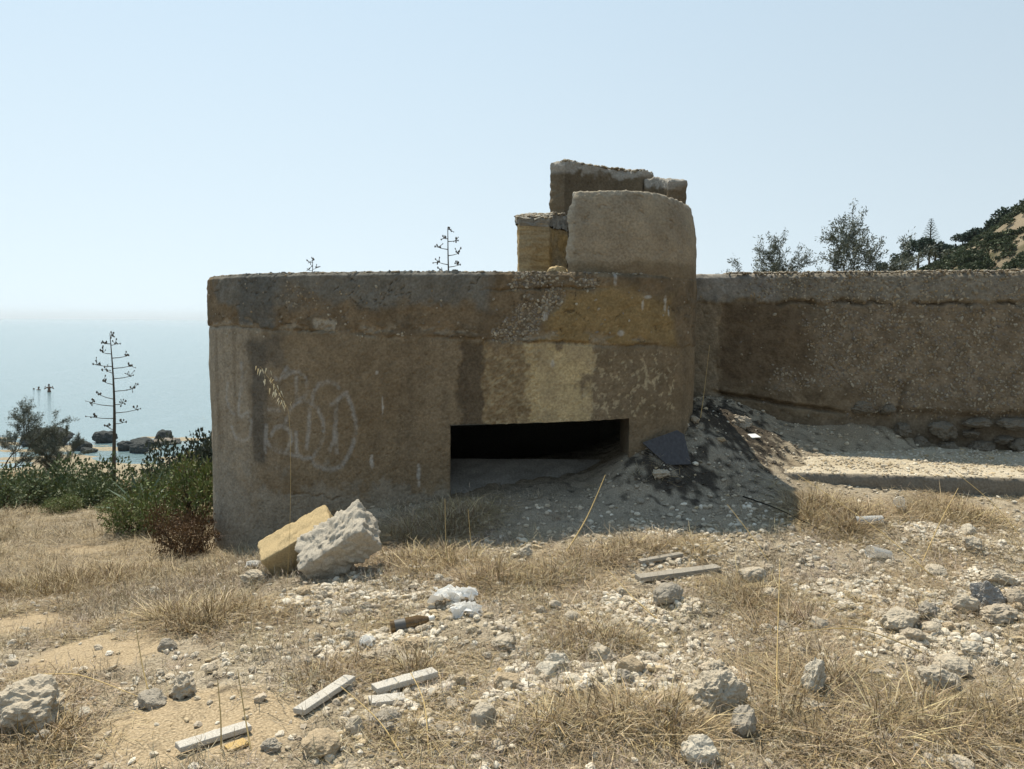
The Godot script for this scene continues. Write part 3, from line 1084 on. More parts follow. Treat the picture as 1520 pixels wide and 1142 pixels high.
func build_turret(bunker: Node3D) -> void:
	var root := Node3D.new()
	root.name = "turret"
	bunker.add_child(root)
	var grey := func(p: Vector3, a: float, hh: float, inner: bool) -> Color:
		var n := nc.get_noise_3d(p.x * 2.0, p.y * 2.0, p.z * 2.0)
		var f := nc.get_noise_3d(p.x * 11.0, p.y * 11.0, p.z * 11.0)
		var col := Color(0.255, 0.215, 0.16).lerp(Color(0.205, 0.172, 0.13), clampf(0.5 + n * 1.2, 0, 1))
		col = col.lerp(Color(0.30, 0.28, 0.24), 0.7 * sm(-0.40, -0.52, a + 0.1 * f) + 0.5 * sm(0.95, 1.0, hh))
		col = col.lerp(Color(0.155, 0.122, 0.082), 0.9 * sm(2.10, 2.03, p.y + 0.06 * n + 0.02 * f))
		return warm(col, 1.55 * (1.0 + 0.2 * nc.get_noise_3d(p.x * 6.0, p.y * 6.0, p.z * 6.0)))
	var brown := func(p: Vector3, a: float, hh: float, inner: bool) -> Color:
		var n := nc.get_noise_3d(p.x * 3.0, p.y * 3.0, p.z * 3.0 + 5.0)
		var col := Color(0.17, 0.14, 0.10).lerp(Color(0.13, 0.105, 0.075), clampf(0.5 + n, 0, 1))
		return warm(col, 1.25).lerp(Color(0.42, 0.40, 0.36), sm(0.93, 0.97, hh + 0.06 * n + 0.05 * nc.get_noise_3d(p.x * 9.0, p.y * 9.0, p.z * 9.0)))
	var ochre := func(p: Vector3, a: float, hh: float, inner: bool) -> Color:
		var n := nc.get_noise_3d(p.x * 4.0, p.y * 4.0, p.z * 4.0 + 15.0)
		var n2 := nc.get_noise_3d(p.x * 13.0, p.y * 13.0, p.z * 13.0 + 25.0)
		return Color(0.50, 0.345, 0.155).lerp(Color(0.43, 0.345, 0.215), clampf(0.4 + 1.5 * n + 0.6 * sm(-1.5, -1.36, a), 0, 1)) * (1.0 + 0.4 * n2)
	var capcol := func(p: Vector3, a: float, hh: float, inner: bool) -> Color:
		return Color(0.33, 0.31, 0.27) * (1.0 + 0.5 * nc.get_noise_3d(p.x * 12.0, p.y * 12.0, p.z * 12.0))
	part("back_wall", ring(deg_to_rad(139), deg_to_rad(217), 0.80, 0.58, 1.94, func(a: float) -> float: return 3.12 - 0.09 * sm(3.78, 2.3, a), 0.0, 1.6, 0.022, brown), M.concrete, root)
	part("side_wall", ring(deg_to_rad(106), deg_to_rad(137), 0.79, 0.60, 1.94, func(a: float) -> float: return 2.94 - 0.05 * sm(2.2, 1.8, a), 0.0, 1.2, 0.022, brown), M.concrete, root)
	part("plastered_wall", ring(deg_to_rad(-142), deg_to_rad(-80), 0.80, 0.52, 1.94, func(a: float) -> float: return 2.455, 0.0, 0.5, 0.03, ochre), M.concrete, root)
	part("wall_cap", ring(deg_to_rad(-143), deg_to_rad(-79), 0.81, 0.51, 2.462, func(a: float) -> float: return 2.50 + 0.09 * sm(-1.36, -2.2, a), 0.0, 2.4, 0.05, capcol), M.concrete, root)
	part("front_wall", ring(deg_to_rad(-30), deg_to_rad(102), 0.80, 0.56, 1.90, func(a: float) -> float: return 2.64 - 0.05 * sm(0.2, 1.2, a), 0.07, 0.8, 0.035, grey), M.concrete, root)
	# broken crust of pebbles along the turret tops
	var where := []
	var tint := []
	for k in 700:
		var a := deg_to_rad(rnd(140, 216))
		var r := rnd(0.58, 0.80)
		var y := 3.12 - 0.09 * sm(3.78, 2.3, a)
		where.append(pebble_at(Vector3(0.84 + r * sin(a), y + rnd(0.0, 0.022), -(7.06 - r * cos(a))), Vector3.UP, rnd(0.008, 0.02)))
		tint.append(pebble_tint() * 1.15)
	for k in 400:
		var a := deg_to_rad(rnd(-142, -80))
		var r := rnd(0.50, 0.82)
		where.append(pebble_at(Vector3(0.84 + r * sin(a), 2.505 + 0.09 * sm(-1.36, -2.2, a) + rnd(0.0, 0.022), -(7.06 - r * cos(a))), Vector3.UP, rnd(0.008, 0.02)))
		tint.append(pebble_tint() * 1.15)
	stuff("turret_pebbles", rock(902, 1, 0.12, 3), M.pebble, where, tint, root)
	var mb := MB.new()
	for k in 5:
		add_rock(mb, Vector3(0.37 + 0.05 * k, 2.0 + rnd(-0.01, 0.02), -6.45 - rnd(0.0, 0.12)), Vector3(rnd(0.05, 0.09), rnd(0.03, 0.05), 0.06), 40 + k)
	var cr := part("broken_crumbs", mb.build(), M.tuff, root)
	cr.set_meta("label", "crumbled yellow stone at the broken turret edge")


func add_rock(mb: MB, at: Vector3, size: Vector3, sd: int) -> void:
	var m := rock(sd, 2, 0.25, 9)
	var arr := m.surface_get_arrays(0)
	var k := mb.v.size()
	for p in arr[Mesh.ARRAY_VERTEX]:
		mb.vert(at + p * size, Color.WHITE)
	for t in arr[Mesh.ARRAY_INDEX]:
		mb.i.append(k + t)


# ---------------------------------------------------------------- right wall and slab
var CRACKS := []


func wall_line(x: float) -> float:
	return 8.1 - 0.26 * (x - 1.6)


func wall_pebbly(x: float, y: float) -> float:
	y = 1.6 + (y - 1.6) * 7.37 / wall_line(x)
	x = x * 7.37 / wall_line(x)
	var w := 0.10 * nc.get_noise_2d(x * 2.5 + 70.0, y * 2.5)
	var e := sm(-0.05, 0.35, x - 2.72 + 2.0 * w - 0.5 * sm(1.1, 0.85, y)) * 0.9
	e = maxf(e, zone(x, y, 2.25, 9.0, 1.83, 2.2, 0.03, 0.4 * w))
	e = maxf(e, 0.8 * zone(x, y, 2.5, 3.2, 0.95, 1.15, 0.05, w))
	return e * sm(0.62, 0.80, y + 0.4 * w)


func wall_face(x: float, y: float) -> Array:
	var e := wall_pebbly(x, y)
	y = 1.6 + (y - 1.6) * 7.37 / wall_line(x)
	x = x * 7.37 / wall_line(x)
	var n1 := nc.get_noise_2d(x * 0.9 + 30.0, y * 0.9)
	var n2 := nc.get_noise_2d(x * 3.2 + 10.0, y * 3.2)
	var n3 := nc.get_noise_2d(x * 14.0 + 20.0, y * 14.0)
	var disp := 0.018 * n1 + 0.010 * n2 + 0.004 * n3 + e * 0.008 * n3
	var c := Color(0.16, 0.13, 0.092).lerp(Color(0.125, 0.10, 0.07), clampf(0.5 + n1 + n2, 0, 1))
	c = c.lerp(Color(0.185, 0.155, 0.118).lerp(Color(0.14, 0.115, 0.085), clampf(0.5 + 1.4 * n2, 0, 1)), e)
	var w := 0.06 * n2 + 0.02 * n3
	var plaster := zone(x, y, 1.2, 1.98, 0.2, 2.3, 0.012, w + 0.05 * n1)
	c = c.lerp(Color(0.21, 0.175, 0.128), 0.9 * plaster)
	disp += 0.016 * plaster
	var dark := zone(x, y, 1.98, 2.85, 1.02, 1.80, 0.05, w * 1.2)
	c = c.lerp(Color(0.105, 0.08, 0.055), 0.85 * dark * (1.0 - e))
	var coping := sm(1.79, 1.815, y + 0.06 * n2 + 0.015 * n3)
	disp += 0.018 * coping
	c = c.lerp(Color(0.185, 0.18, 0.16), 0.55 * coping)
	c = c.lerp(Color(0.21, 0.20, 0.185), 0.8 * zone(x, y, 1.6, 2.5, 1.83, 2.3, 0.03, w))
	# open joint under the coping, widest on the right
	var jy := 1.80 - 0.06 * n2 + 0.02 * nc.get_noise_2d(x * 2.2, 40.0) - 0.03 * bump(x, 0.0, 2.9, 0.0, 0.12, 1.0)
	disp -= 0.07 * exp(-pow((y - jy) / 0.016, 2)) * sm(2.0, 2.8, x) * clampf(0.55 + 1.6 * nc.get_noise_2d(x * 2.5, 60.0), 0, 1)
	# long sloping crack near the foot
	var fy := 0.93 - 0.155 * (x - 1.95) + 0.02 * nc.get_noise_2d(x * 4.0, 80.0)
	disp -= 0.08 * exp(-pow((y - fy) / 0.016, 2)) * sm(1.85, 2.05, x) * sm(3.3, 3.0, x)
	disp -= 0.05 * exp(-pow((x - 3.72 - 0.28 * (y - 0.8) + 0.03 * n2) / 0.02, 2)) * sm(0.7, 0.78, y) * sm(1.12, 1.0, y)
	# undercut where the render has gone and the footing stones show
	var under := sm(0.80, 0.70, y + 0.05 * n2 + 0.10 * sm(3.6, 2.6, x))
	disp -= 0.07 * under * sm(3.1, 3.5, x)
	c = c.lerp(Color(0.13, 0.11, 0.085), 0.6 * under)
	var mott := 1.0 + 0.35 * nc.get_noise_2d(x * 5.0 + 180.0, y * 5.0) + 0.25 * nc.get_noise_2d(x * 16.0 + 3.0, y * 16.0)
	disp -= 0.008 * sm(0.28, 0.42, nc.get_noise_2d(x * 15.0 + 60.0, y * 15.0))
	return [disp, warm(c, 1.62 * mott)]


func build_wall() -> void:
	var root := thing("concrete_wall", "long pebbly concrete wall running right from the bunker, with cracked coping", "wall", Vector3.ZERO)
	var xs := steps([[1.50, 5.8, 0.0135], [5.8, 8.51, 0.1]])
	var mb := MB.new()
	var nv := 0
	for x in xs:
		nv = 0
		for j in 166:
			var y := -0.1 + 2.19 * j / 165.0
			var f := wall_face(x, y)
			var dd: float = wall_line(x) - f[0]
			if j > 162:
				dd += 0.012 * (j - 162) + 0.012 * absf(nc.get_noise_2d(x * 9.0, 3.0))
				y += 0.014 * nc.get_noise_2d(x * 8.0, 2.0) if j == 165 else 0.0
			mb.vert(Vector3(x, y, -dd), f[1])
			nv += 1
		for j in 10:
			var q := (j + 1) / 10.0
			mb.vert(Vector3(x, 2.095 + 0.012 * nc.get_noise_2d(x * 8.0, q * 4.0), -(wall_line(x) + 0.05 + 0.4 * q)), Color(0.34, 0.32, 0.28))
			nv += 1
		mb.vert(Vector3(x, -0.5, -(wall_line(x) + 0.45)), Color(0.2, 0.17, 0.13))
		nv += 1
	mb.i = grid_index(nv, xs.size(), true)
	part("wall_face", mb.build(), M.concrete, root)
	var where := []
	var tint := []
	var tries := 0
	while where.size() < 5200 and tries < 200000:
		tries += 1
		var x := rnd(1.65, 6.0)
		var y := rnd(0.45, 2.1)
		if rng.randf() > wall_pebbly(x, y) * clampf(0.75 + 0.8 * nc.get_noise_2d(x * 5.0, y * 5.0), 0.1, 1.0) + 0.015:
			continue
		var f := wall_face(x, y)
		var r := rnd(0.006, 0.013) * (1.35 if rng.randf() < 0.12 else 1.0)
		where.append(pebble_at(Vector3(x, y, -(wall_line(x) - f[0] - 0.001)), Vector3(0, 0, 1), r))
		tint.append(pebble_tint() * (1.0 if y < 1.8 else 1.05))
	for k in 1600:
		var x := rnd(2.2, 6.5)
		where.append(pebble_at(Vector3(x, 2.1 + rnd(-0.004, 0.010), -(wall_line(x) + rnd(-0.02, 0.25))), Vector3.UP, rnd(0.007, 0.017)))
		tint.append(pebble_tint() * 1.15)
	stuff("exposed_pebbles", rock(903, 1, 0.12, 3), M.pebble, where, tint, root)
	# footing stones bared under the render: x, y, width, height
	for q in [[3.98, 0.62, 0.27, 0.17], [4.24, 0.70, 0.24, 0.10], [4.56, 0.70, 0.33, 0.11], [4.20, 0.60, 0.13, 0.08], [4.46, 0.55, 0.16, 0.07], [4.62, 0.50, 0.25, 0.15],
		[4.30, 0.48, 0.22, 0.13], [3.30, 0.80, 0.23, 0.12], [3.51, 0.79, 0.12, 0.11], [3.64, 0.60, 0.14, 0.13], [3.80, 0.50, 0.16, 0.12], [4.02, 0.46, 0.18, 0.12], [4.85, 0.66, 0.2, 0.12], [4.95, 0.52, 0.24, 0.14], [5.2, 0.62, 0.3, 0.18]]:
		var fx: float = q[0] * 1.055
		var o := part("footing_stone", rock(300 + int(q[0] * 40), 3, 0.28, 12), M.footing, root, Vector3(fx, 1.6 + (q[1] - 1.6) * 1.05, -(wall_line(fx) + 0.035)))
		o.scale = Vector3(q[2] * 0.55, q[3] * 0.58, 0.11)
		o.rotation.z = rnd(-0.12, 0.12)
	var ys := part("ochre_stone", rock(77, 2, 0.12, 8), M.ochre_stone, root, Vector3(4.95, 1.09, -(wall_line(4.95) - 0.01)))
	ys.scale = Vector3(0.085, 0.055, 0.04)
	ys.rotation.z = 0.25
	ys.set_meta("label", "yellow rounded stone set in the wall")


func build_slab() -> void:
	var mb := MB.new()
	var xs := steps([[1.95, 5.2, 0.02], [5.2, 8.1, 0.15]])
	var nv := 0
	for x in xs:
		nv = 0
		var edge: float = 6.40 - 0.1 * (x - 1.9) + 0.03 * nc.get_noise_2d(x * 1.5, 7.0) + 0.02 * nc.get_noise_2d(x * 7.0, 2.0)
		var drop := 0.10 * sm(2.3, 1.95, x)
		for j in 10:
			var q := j / 9.0
			var p := Vector3(x, 0.08 + 0.27 * q - drop, -(edge + 0.012 * nc.get_noise_2d(x * 9.0, q * 3.0) + 0.015 * sm(0.8, 1.0, q)))
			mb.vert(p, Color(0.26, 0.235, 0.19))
			nv += 1
		for j in 50:
			var q := (j + 1) / 50.0
			var d := lerpf(edge + 0.02, 8.2, q)
			var n := nc.get_noise_2d(x * 2.0, d * 2.0)
			var f := nc.get_noise_2d(x * 12.0, d * 12.0)
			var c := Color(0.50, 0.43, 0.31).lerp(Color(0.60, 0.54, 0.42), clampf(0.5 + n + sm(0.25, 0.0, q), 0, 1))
			mb.vert(Vector3(x, 0.352 + 0.04 * (d - edge) - drop + 0.010 * n + 0.006 * f, -d), c)
			nv += 1
	mb.i = grid_index(nv, xs.size(), true)
	single("concrete_slab", "low concrete step covered in pale grit at the foot of the wall", "slab", mb.build(), M.concrete, Vector3.ZERO)


# ---------------------------------------------------------------- stones and debris
func sphere_dirs(sub: int) -> Array:
	var t := (1.0 + sqrt(5.0)) / 2.0
	var v := PackedVector3Array()
	for p in [[-1, t, 0], [1, t, 0], [-1, -t, 0], [1, -t, 0], [0, -1, t], [0, 1, t], [0, -1, -t], [0, 1, -t], [t, 0, -1], [t, 0, 1], [-t, 0, -1], [-t, 0, 1]]:
		v.append(Vector3(p[0], p[1], p[2]).normalized())
	var f := [0, 11, 5, 0, 5, 1, 0, 1, 7, 0, 7, 10, 0, 10, 11, 1, 5, 9, 5, 11, 4, 11, 10, 2, 10, 7, 6, 7, 1, 8, 3, 9, 4, 3, 4, 2, 3, 2, 6, 3, 6, 8, 3, 8, 9, 4, 9, 5, 2, 4, 11, 6, 2, 10, 8, 6, 7, 9, 8, 1]
	for s in sub:
		var mid := {}
		var g := []
		for k in range(0, f.size(), 3):
			var m := []
			for e in 3:
				var a: int = f[k + e]
				var b: int = f[k + (e + 1) % 3]
				var key := mini(a, b) * 100000 + maxi(a, b)
				if not mid.has(key):
					v.append((v[a] + v[b]).normalized())
					mid[key] = v.size() - 1
				m.append(mid[key])
			g.append_array([f[k], m[0], m[2], f[k + 1], m[1], m[0], f[k + 2], m[2], m[1], m[0], m[1], m[2]])
		f = g
	return [v, f]


var rocks := {}
var balls := {}


# an angular stone of about unit radius: a ball cut by random planes, then roughened
func rock(sd: int, sub: int, amp: float, cuts: int) -> ArrayMesh:
	var key := "%d/%d" % [sd, sub]
	if rocks.has(key):
		return rocks[key]
	var r := RandomNumberGenerator.new()
	r.seed = sd * 7919 + 13
	if not balls.has(sub):
		balls[sub] = sphere_dirs(sub)
	var planes := []
	for k in cuts:
		planes.append([Vector3(r.randfn(), r.randfn(), r.randfn()).normalized(), r.randf_range(0.62, 0.95)])
	var mb := MB.new()
	for dir in balls[sub][0]:
		var q := 1.0
		for p in planes:
			var dt: float = dir.dot(p[0])
			if dt > 0.05:
				q = minf(q, p[1] / dt)
		q *= 1.0 + amp * nc.get_noise_3d(dir.x * 1.6 + sd, dir.y * 1.6, dir.z * 1.6) + 0.35 * amp * nc.get_noise_3d(dir.x * 5.0 + sd, dir.y * 5.0, dir.z * 5.0)
		mb.vert(dir * q)
	var f: Array = balls[sub][1]
	for k in range(0, f.size(), 3):
		mb.tri(f[k], f[k + 2], f[k + 1])
	rocks[key] = mb.build(false)
	return rocks[key]


# a box with rounded edges, cut fine enough to be roughened
func rbox(size: Vector3, r: float, cell: float, amp: float, sd: float, freq := 7.0, skew := 0.0) -> ArrayMesh:
	var mb := MB.new()
	var h := size * 0.5
	for axis in 3:
		for sgn in [-1.0, 1.0]:
			var ua := (axis + 1) % 3
			var va := (axis + 2) % 3
			var us := cuts_of(h[ua], r, cell)
			var vs := cuts_of(h[va], r, cell)
			var k0 := mb.v.size()
			for v in vs:
				for u in us:
					var p := Vector3.ZERO
					p[axis] = h[axis] * sgn
					p[ua] = u
					p[va] = v
					var q := Vector3(clampf(p.x, -h.x + r, h.x - r), clampf(p.y, -h.y + r, h.y - r), clampf(p.z, -h.z + r, h.z - r))
					var o := (p - q)
					if o.length() > 1e-6:
						p = q + o.normalized() * r
					var n := p.normalized()
					var k := nc.get_noise_3d(p.x * freq + sd, p.y * freq, p.z * freq) + 0.5 * nc.get_noise_3d(p.x * freq * 3.0 + sd, p.y * freq * 3.0, p.z * freq * 3.0)
					p += n * amp * k
					p.x += skew * p.z
					mb.vert(p)
			var g := grid_index(us.size(), vs.size(), sgn < 0.0)
			for t in g:
				mb.i.append(k0 + t)
	# join the six faces so that edges shade as one surface
	var seen := {}
	var remap := PackedInt32Array()
	var nv := PackedVector3Array()
	for p in mb.v:
		var key := Vector3i((p * 20000.0).round())
		if not seen.has(key):
			seen[key] = nv.size()
			nv.append(p)
		remap.append(seen[key])
	var out := MB.new()
	for p in nv:
		out.vert(p)
	for t in mb.i:
		out.i.append(remap[t])
	return out.build()


func cuts_of(h: float, r: float, cell: float) -> Array:
	var a := [-h, -h + r * 0.3, -h + r]
	var n := maxi(1, int((2.0 * h - 2.0 * r) / cell))
	for k in range(1, n):
		a.append(lerpf(-h + r, h - r, float(k) / n))
	a.append_array([h - r, h - r * 0.3, h])
	return a


func lathe(prof: Array, sides := 28) -> ArrayMesh:
	var mb := MB.new()
	for p in prof:
		for s in sides + 1:
			var q := TAU * s / sides
			mb.vert(Vector3(p[0] * cos(q), p[1], p[0] * sin(q)))
	mb.i = grid_index(sides + 1, prof.size(), true)
	return mb.build()


func ground_normal(x: float, d: float) -> Vector3:
	var e := 0.06
	return Vector3(smooth_ground(x - e, d) - smooth_ground(x + e, d), 2.0 * e, smooth_ground(x, d + e) - smooth_ground(x, d - e)).normalized()


# lay a thing flat on the ground: turned about the slope's normal so that its x axis runs from a to b
func lay(o: Node3D, ax: float, ad: float, bx: float, bd: float, lift: float) -> void:
	var n := ground_normal((ax + bx) * 0.5, (ad + bd) * 0.5)
	var pa := Vector3(ax, smooth_ground(ax, ad), -ad)
	var pb := Vector3(bx, smooth_ground(bx, bd), -bd)
	var ex := (pb - pa).normalized()
	var ez := ex.cross(n).normalized()
	var ey := ez.cross(ex).normalized()
	var mx := (ax + bx) * 0.5
	var md := (ad + bd) * 0.5
	var hi := ground(mx, md)
	for t in [0.1, 0.3, 0.7, 0.9]:
		hi = maxf(hi, ground(lerpf(ax, bx, t), lerpf(ad, bd, t)) - (pa.lerp(pb, t).y - (pa.y + pb.y) * 0.5))
	o.transform = Transform3D(Basis(ex, ey, ez), Vector3(mx, hi, -md) + ey * lift)


func build_debris() -> void:
	# two quarried blocks at the bunker's foot
	var y := single("stone_block", "yellow cut stone block tilted against the bunker foot", "block", rbox(Vector3(0.52, 0.20, 0.24), 0.014, 0.014, 0.016, 3.0, 9.0), M.tuff, Vector3(-1.45, 0.075, -5.22))
	y.rotation_degrees = Vector3(18, 24, 30)
	var w := single("stone_block", "rough whitish broken block leaning beside the yellow one", "block", rbox(Vector3(0.50, 0.24, 0.30), 0.03, 0.010, 0.034, 9.0, 12.0), M.white_block, Vector3(-1.14, 0.125, -5.0))
	w.rotation_degrees = Vector3(26, 20, 37)
	# long strips and boards
	var strips := [
		["stone_strip", "pale stone strip lying at the bottom left edge of the picture", M.strip, -1.21, 2.70, -1.00, 2.85, 0.055, 0.022],
		["stone_strip", "pale stone strip slanting up right, leftmost of the three broken ones", M.strip, -0.845, 2.98, -0.70, 3.27, 0.055, 0.024],
		["stone_strip", "longest pale stone strip, its right end lifted above the straw", M.strip, -0.58, 3.18, -0.33, 3.30, 0.06, 0.026],
		["stone_strip", "short broken pale strip just below the longest one", M.strip, -0.58, 3.09, -0.44, 3.12, 0.065, 0.022],
		["grey_board", "weathered grey board lying in dry grass before the gun slit", M.grey_plank, 0.75, 4.45, 1.26, 4.58, 0.065, 0.03],
		["grey_board", "half buried thin board just behind the grey board", M.grey_plank, 0.80, 4.68, 1.08, 4.78, 0.04, 0.02]]
	for s in strips:
		var l := Vector2(s[5] - s[3], s[6] - s[4]).length()
		var o := single(s[0], s[1], "board" if s[0] == "grey_board" else "stone strip", rbox(Vector3(l, s[8], s[7]), 0.004, 0.02, 0.004, s[3] * 9.0, 14.0, 0.15), s[2], Vector3.ZERO)
		lay(o, s[3], s[4], s[5], s[6], s[8] * 0.75)
		CLEAR.append([Vector2(s[3], s[4]), Vector2(s[5], s[6]), 0.10])
	var lifted := get_node("stone_strip_002") as Node3D
	lifted.rotate_object_local(Vector3.BACK, 0.06)
	lifted.position.y += 0.012
	for t in [["small yellow tile piece beside the bottom left strip", -1.03, 2.72, -0.99, 2.76, 0.05], ["small yellow tile piece standing among pale stones in the middle", -0.062, 3.37, -0.035, 3.43, 0.04]]:
		var o := single("tile_piece", t[0], "tile", rbox(Vector3(0.075, 0.012, t[5]), 0.002, 0.03, 0.001, 4.0), M.yellow_tile, Vector3.ZERO)
		lay(o, t[1], t[2], t[3], t[4], 0.006)
	(get_node("tile_piece_001") as Node3D).rotate_object_local(Vector3.RIGHT, 0.3)
	# white shard on the slab
	var wt := single("tile_piece", "small white tile shard on the earth above the slab", "tile", rbox(Vector3(0.085, 0.008, 0.07), 0.002, 0.03, 0.0, 4.0, 7.0, 0.3), M.white_tile, on(2.17, 6.87, 0.012))
	wt.rotation = Vector3(0.35, 0.2, 0.05)
	# dark broken panel leaning at the bunker's right corner
	var mb := MB.new()
	var pts := [Vector2(-0.20, 0.19), Vector2(0.10, 0.30), Vector2(0.155, 0.26), Vector2(0.175, 0.0), Vector2(-0.02, -0.005)]
	for sgn in [1.0, -1.0]:
		var k := mb.v.size()
		for p in pts:
			mb.vert(Vector3(p.x, p.y, 0.006 * sgn))
		for t in range(1, 4):
			if sgn > 0:
				mb.tri(k, k + t, k + t + 1)
			else:
				mb.tri(k, k + t + 1, k + t)
	for e in 5:
		var p: Vector2 = pts[e]
		var q: Vector2 = pts[(e + 1) % 5]
		mb.quad(Vector3(p.x, p.y, 0.006), Vector3(p.x, p.y, -0.006), Vector3(q.x, q.y, -0.006), Vector3(q.x, q.y, 0.006))
	var pn := single("broken_panel", "dark grey broken panel leaning at the bunker's right corner", "panel", mb.build(false), M.panel, on(1.27, 6.14, -0.01))
	pn.rotation_degrees = Vector3(-32, 4, 0)
	CLEAR.append_array([[Vector2(-0.6, 3.78), Vector2(-0.42, 3.86), 0.10], [Vector2(-0.42, 4.25), Vector2(-0.22, 4.0), 0.10], [Vector2(2.5, 5.26), Vector2(2.58, 5.26), 0.08], [Vector2(-0.06, 3.35), Vector2(-0.03, 3.4), 0.07]])
	# brown beer bottle
	var bt := thing("beer_bottle", "brown glass beer bottle lying among the rubble", "bottle", on(-0.51, 3.86, 0.036))
	bt.rotation_degrees = Vector3(-6, 16, -83)
	part("glass_body", lathe([[0.0, -0.108], [0.028, -0.108], [0.031, -0.104], [0.031, 0.03], [0.029, 0.045], [0.018, 0.075], [0.0135, 0.09], [0.0128, 0.118], [0.0, 0.118]]), M.brown_glass, bt)
	part("paper_label", lathe([[0.0315, -0.085], [0.0315, -0.03]]), M.black_label, bt)
	part("neck_foil", lathe([[0.0136, 0.092], [0.0138, 0.112], [0.0145, 0.118], [0.012, 0.123], [0.0, 0.123]]), M.bottle_label, bt)
	# clear plastic cups and a crushed bottle
	for c in [["clear plastic cup lying on its side in straw, leftmost of three", 2.53, 5.36, 0.036, Vector3(4, -8, 98)], ["crushed clear plastic cup farthest back below the slab", 2.90, 5.66, 0.05, Vector3(20, 40, 55)], ["torn clear plastic cup lying nearest in the stones", 2.34, 4.80, 0.03, Vector3(0, 25, 76)]]:
		var o := thing("plastic_cup", c[0], "cup", on(c[1], c[2], c[3]))
		o.rotation_degrees = c[4]
		part("cup_wall", lathe([[0.0, -0.09], [0.028, -0.09], [0.0285, -0.085], [0.033, 0.0], [0.037, 0.085], [0.0385, 0.09], [0.037, 0.09], [0.0362, 0.085], [0.0322, 0.0], [0.0278, -0.083], [0.0, -0.085]]), M.clear_plastic, o)
		part("cup_rim", lathe([[0.037, 0.087], [0.0395, 0.089], [0.0395, 0.092], [0.037, 0.093]]), M.clear_plastic, o)
	# crumpled white paper
	for p in [["crumpled white tissue, largest of the paper scraps", -0.33, 4.25, 0.23, 0.15, 5], ["crumpled off-white paper just below the large tissue", -0.24, 4.03, 0.15, 0.12, 6], ["small white paper ball left of the beer bottle", -0.71, 3.70, 0.07, 0.08, 7], ["small white paper scrap at the yellow block's left end", -1.86, 5.45, 0.085, 0.08, 8]]:
		single("paper_scrap", p[0], "paper", crumple(p[3], p[4], p[5]), M.paper, on(p[1], p[2], 0.022))
	# burnt black cane and dry canes
	canes("burnt_cane", "thin black burnt cane lying below the slab", M.burnt, [[Vector3(1.76, 0.05, -5.78), Vector3(1.95, 0.045, -5.55), Vector3(2.13, 0.03, -5.28)]], 0.006)
	canes("dry_cane", "yellow dry cane sticking up in front of the gun slit", M.cane, [[Vector3(0.36, 0.0, -5.0), Vector3(0.52, 0.14, -5.2), Vector3(0.66, 0.40, -5.35)]], 0.006)


func crumple(w: float, h: float, sd: int) -> ArrayMesh:
	var mb := MB.new()
	var n := 14
	var f := noise(1.0, 2, sd)
	f.fractal_type = FastNoiseLite.FRACTAL_RIDGED
	for j in n + 1:
		for i in n + 1:
			var u := float(i) / n - 0.5
			var v := float(j) / n - 0.5
			var k := f.get_noise_2d(u * 2.2, v * 2.2 + sd)
			var k2 := f.get_noise_2d(u * 2.6 + 9.0, v * 2.6)
			mb.vert(Vector3(u * w + 0.18 * w * k2, 0.45 * h * k + 0.02 - 0.05 * (u * u + v * v), v * h + 0.2 * h * k))
	mb.i = grid_index(n + 1, n + 1, true)
	return mb.build(false)


func canes(called: String, label: String, m: Material, lines: Array, r: float, group := "") -> void:
	for l in lines:
		var pts := []
		var rads := []
		for k in l.size():
			var p: Vector3 = l[k]
			pts.append(Vector3(p.x, surface(p.x, -p.z) + p.y, p.z))
			rads.append(r * (1.0 - 0.55 * k / (l.size() - 1)))
		var mb := MB.new()
		mb.tube(smooth_line(pts), stretch(rads, pts.size()), 5)
		single(called, label, "cane", mb.build(), m, Vector3.ZERO, group)


func smooth_line(p: Array) -> Array:
	var r := []
	for k in p.size() - 1:
		for t in 5:
			r.append(p[k].cubic_interpolate(p[k + 1], p[maxi(k - 1, 0)], p[mini(k + 2, p.size() - 1)], t / 5.0))
	r.append(p[-1])
	return r


func stretch(rads: Array, n: int) -> Array:
	var r := []
	for k in n - 1:
		for t in 5:
			r.append(lerpf(rads[k], rads[k + 1], t / 5.0))
	r.append(rads[-1])
	return r


func put_stone(called: String, label: String, mesh: Mesh, m: Material, x: float, d: float, size: Vector3, turn: Vector3, sink := 0.35, group := "") -> MeshInstance3D:
	var o := single(called, label, "stone", mesh, m, on(x, d, size.y * (0.8 - sink)), group)
	o.rotation = turn
	o.scale = size
	return o


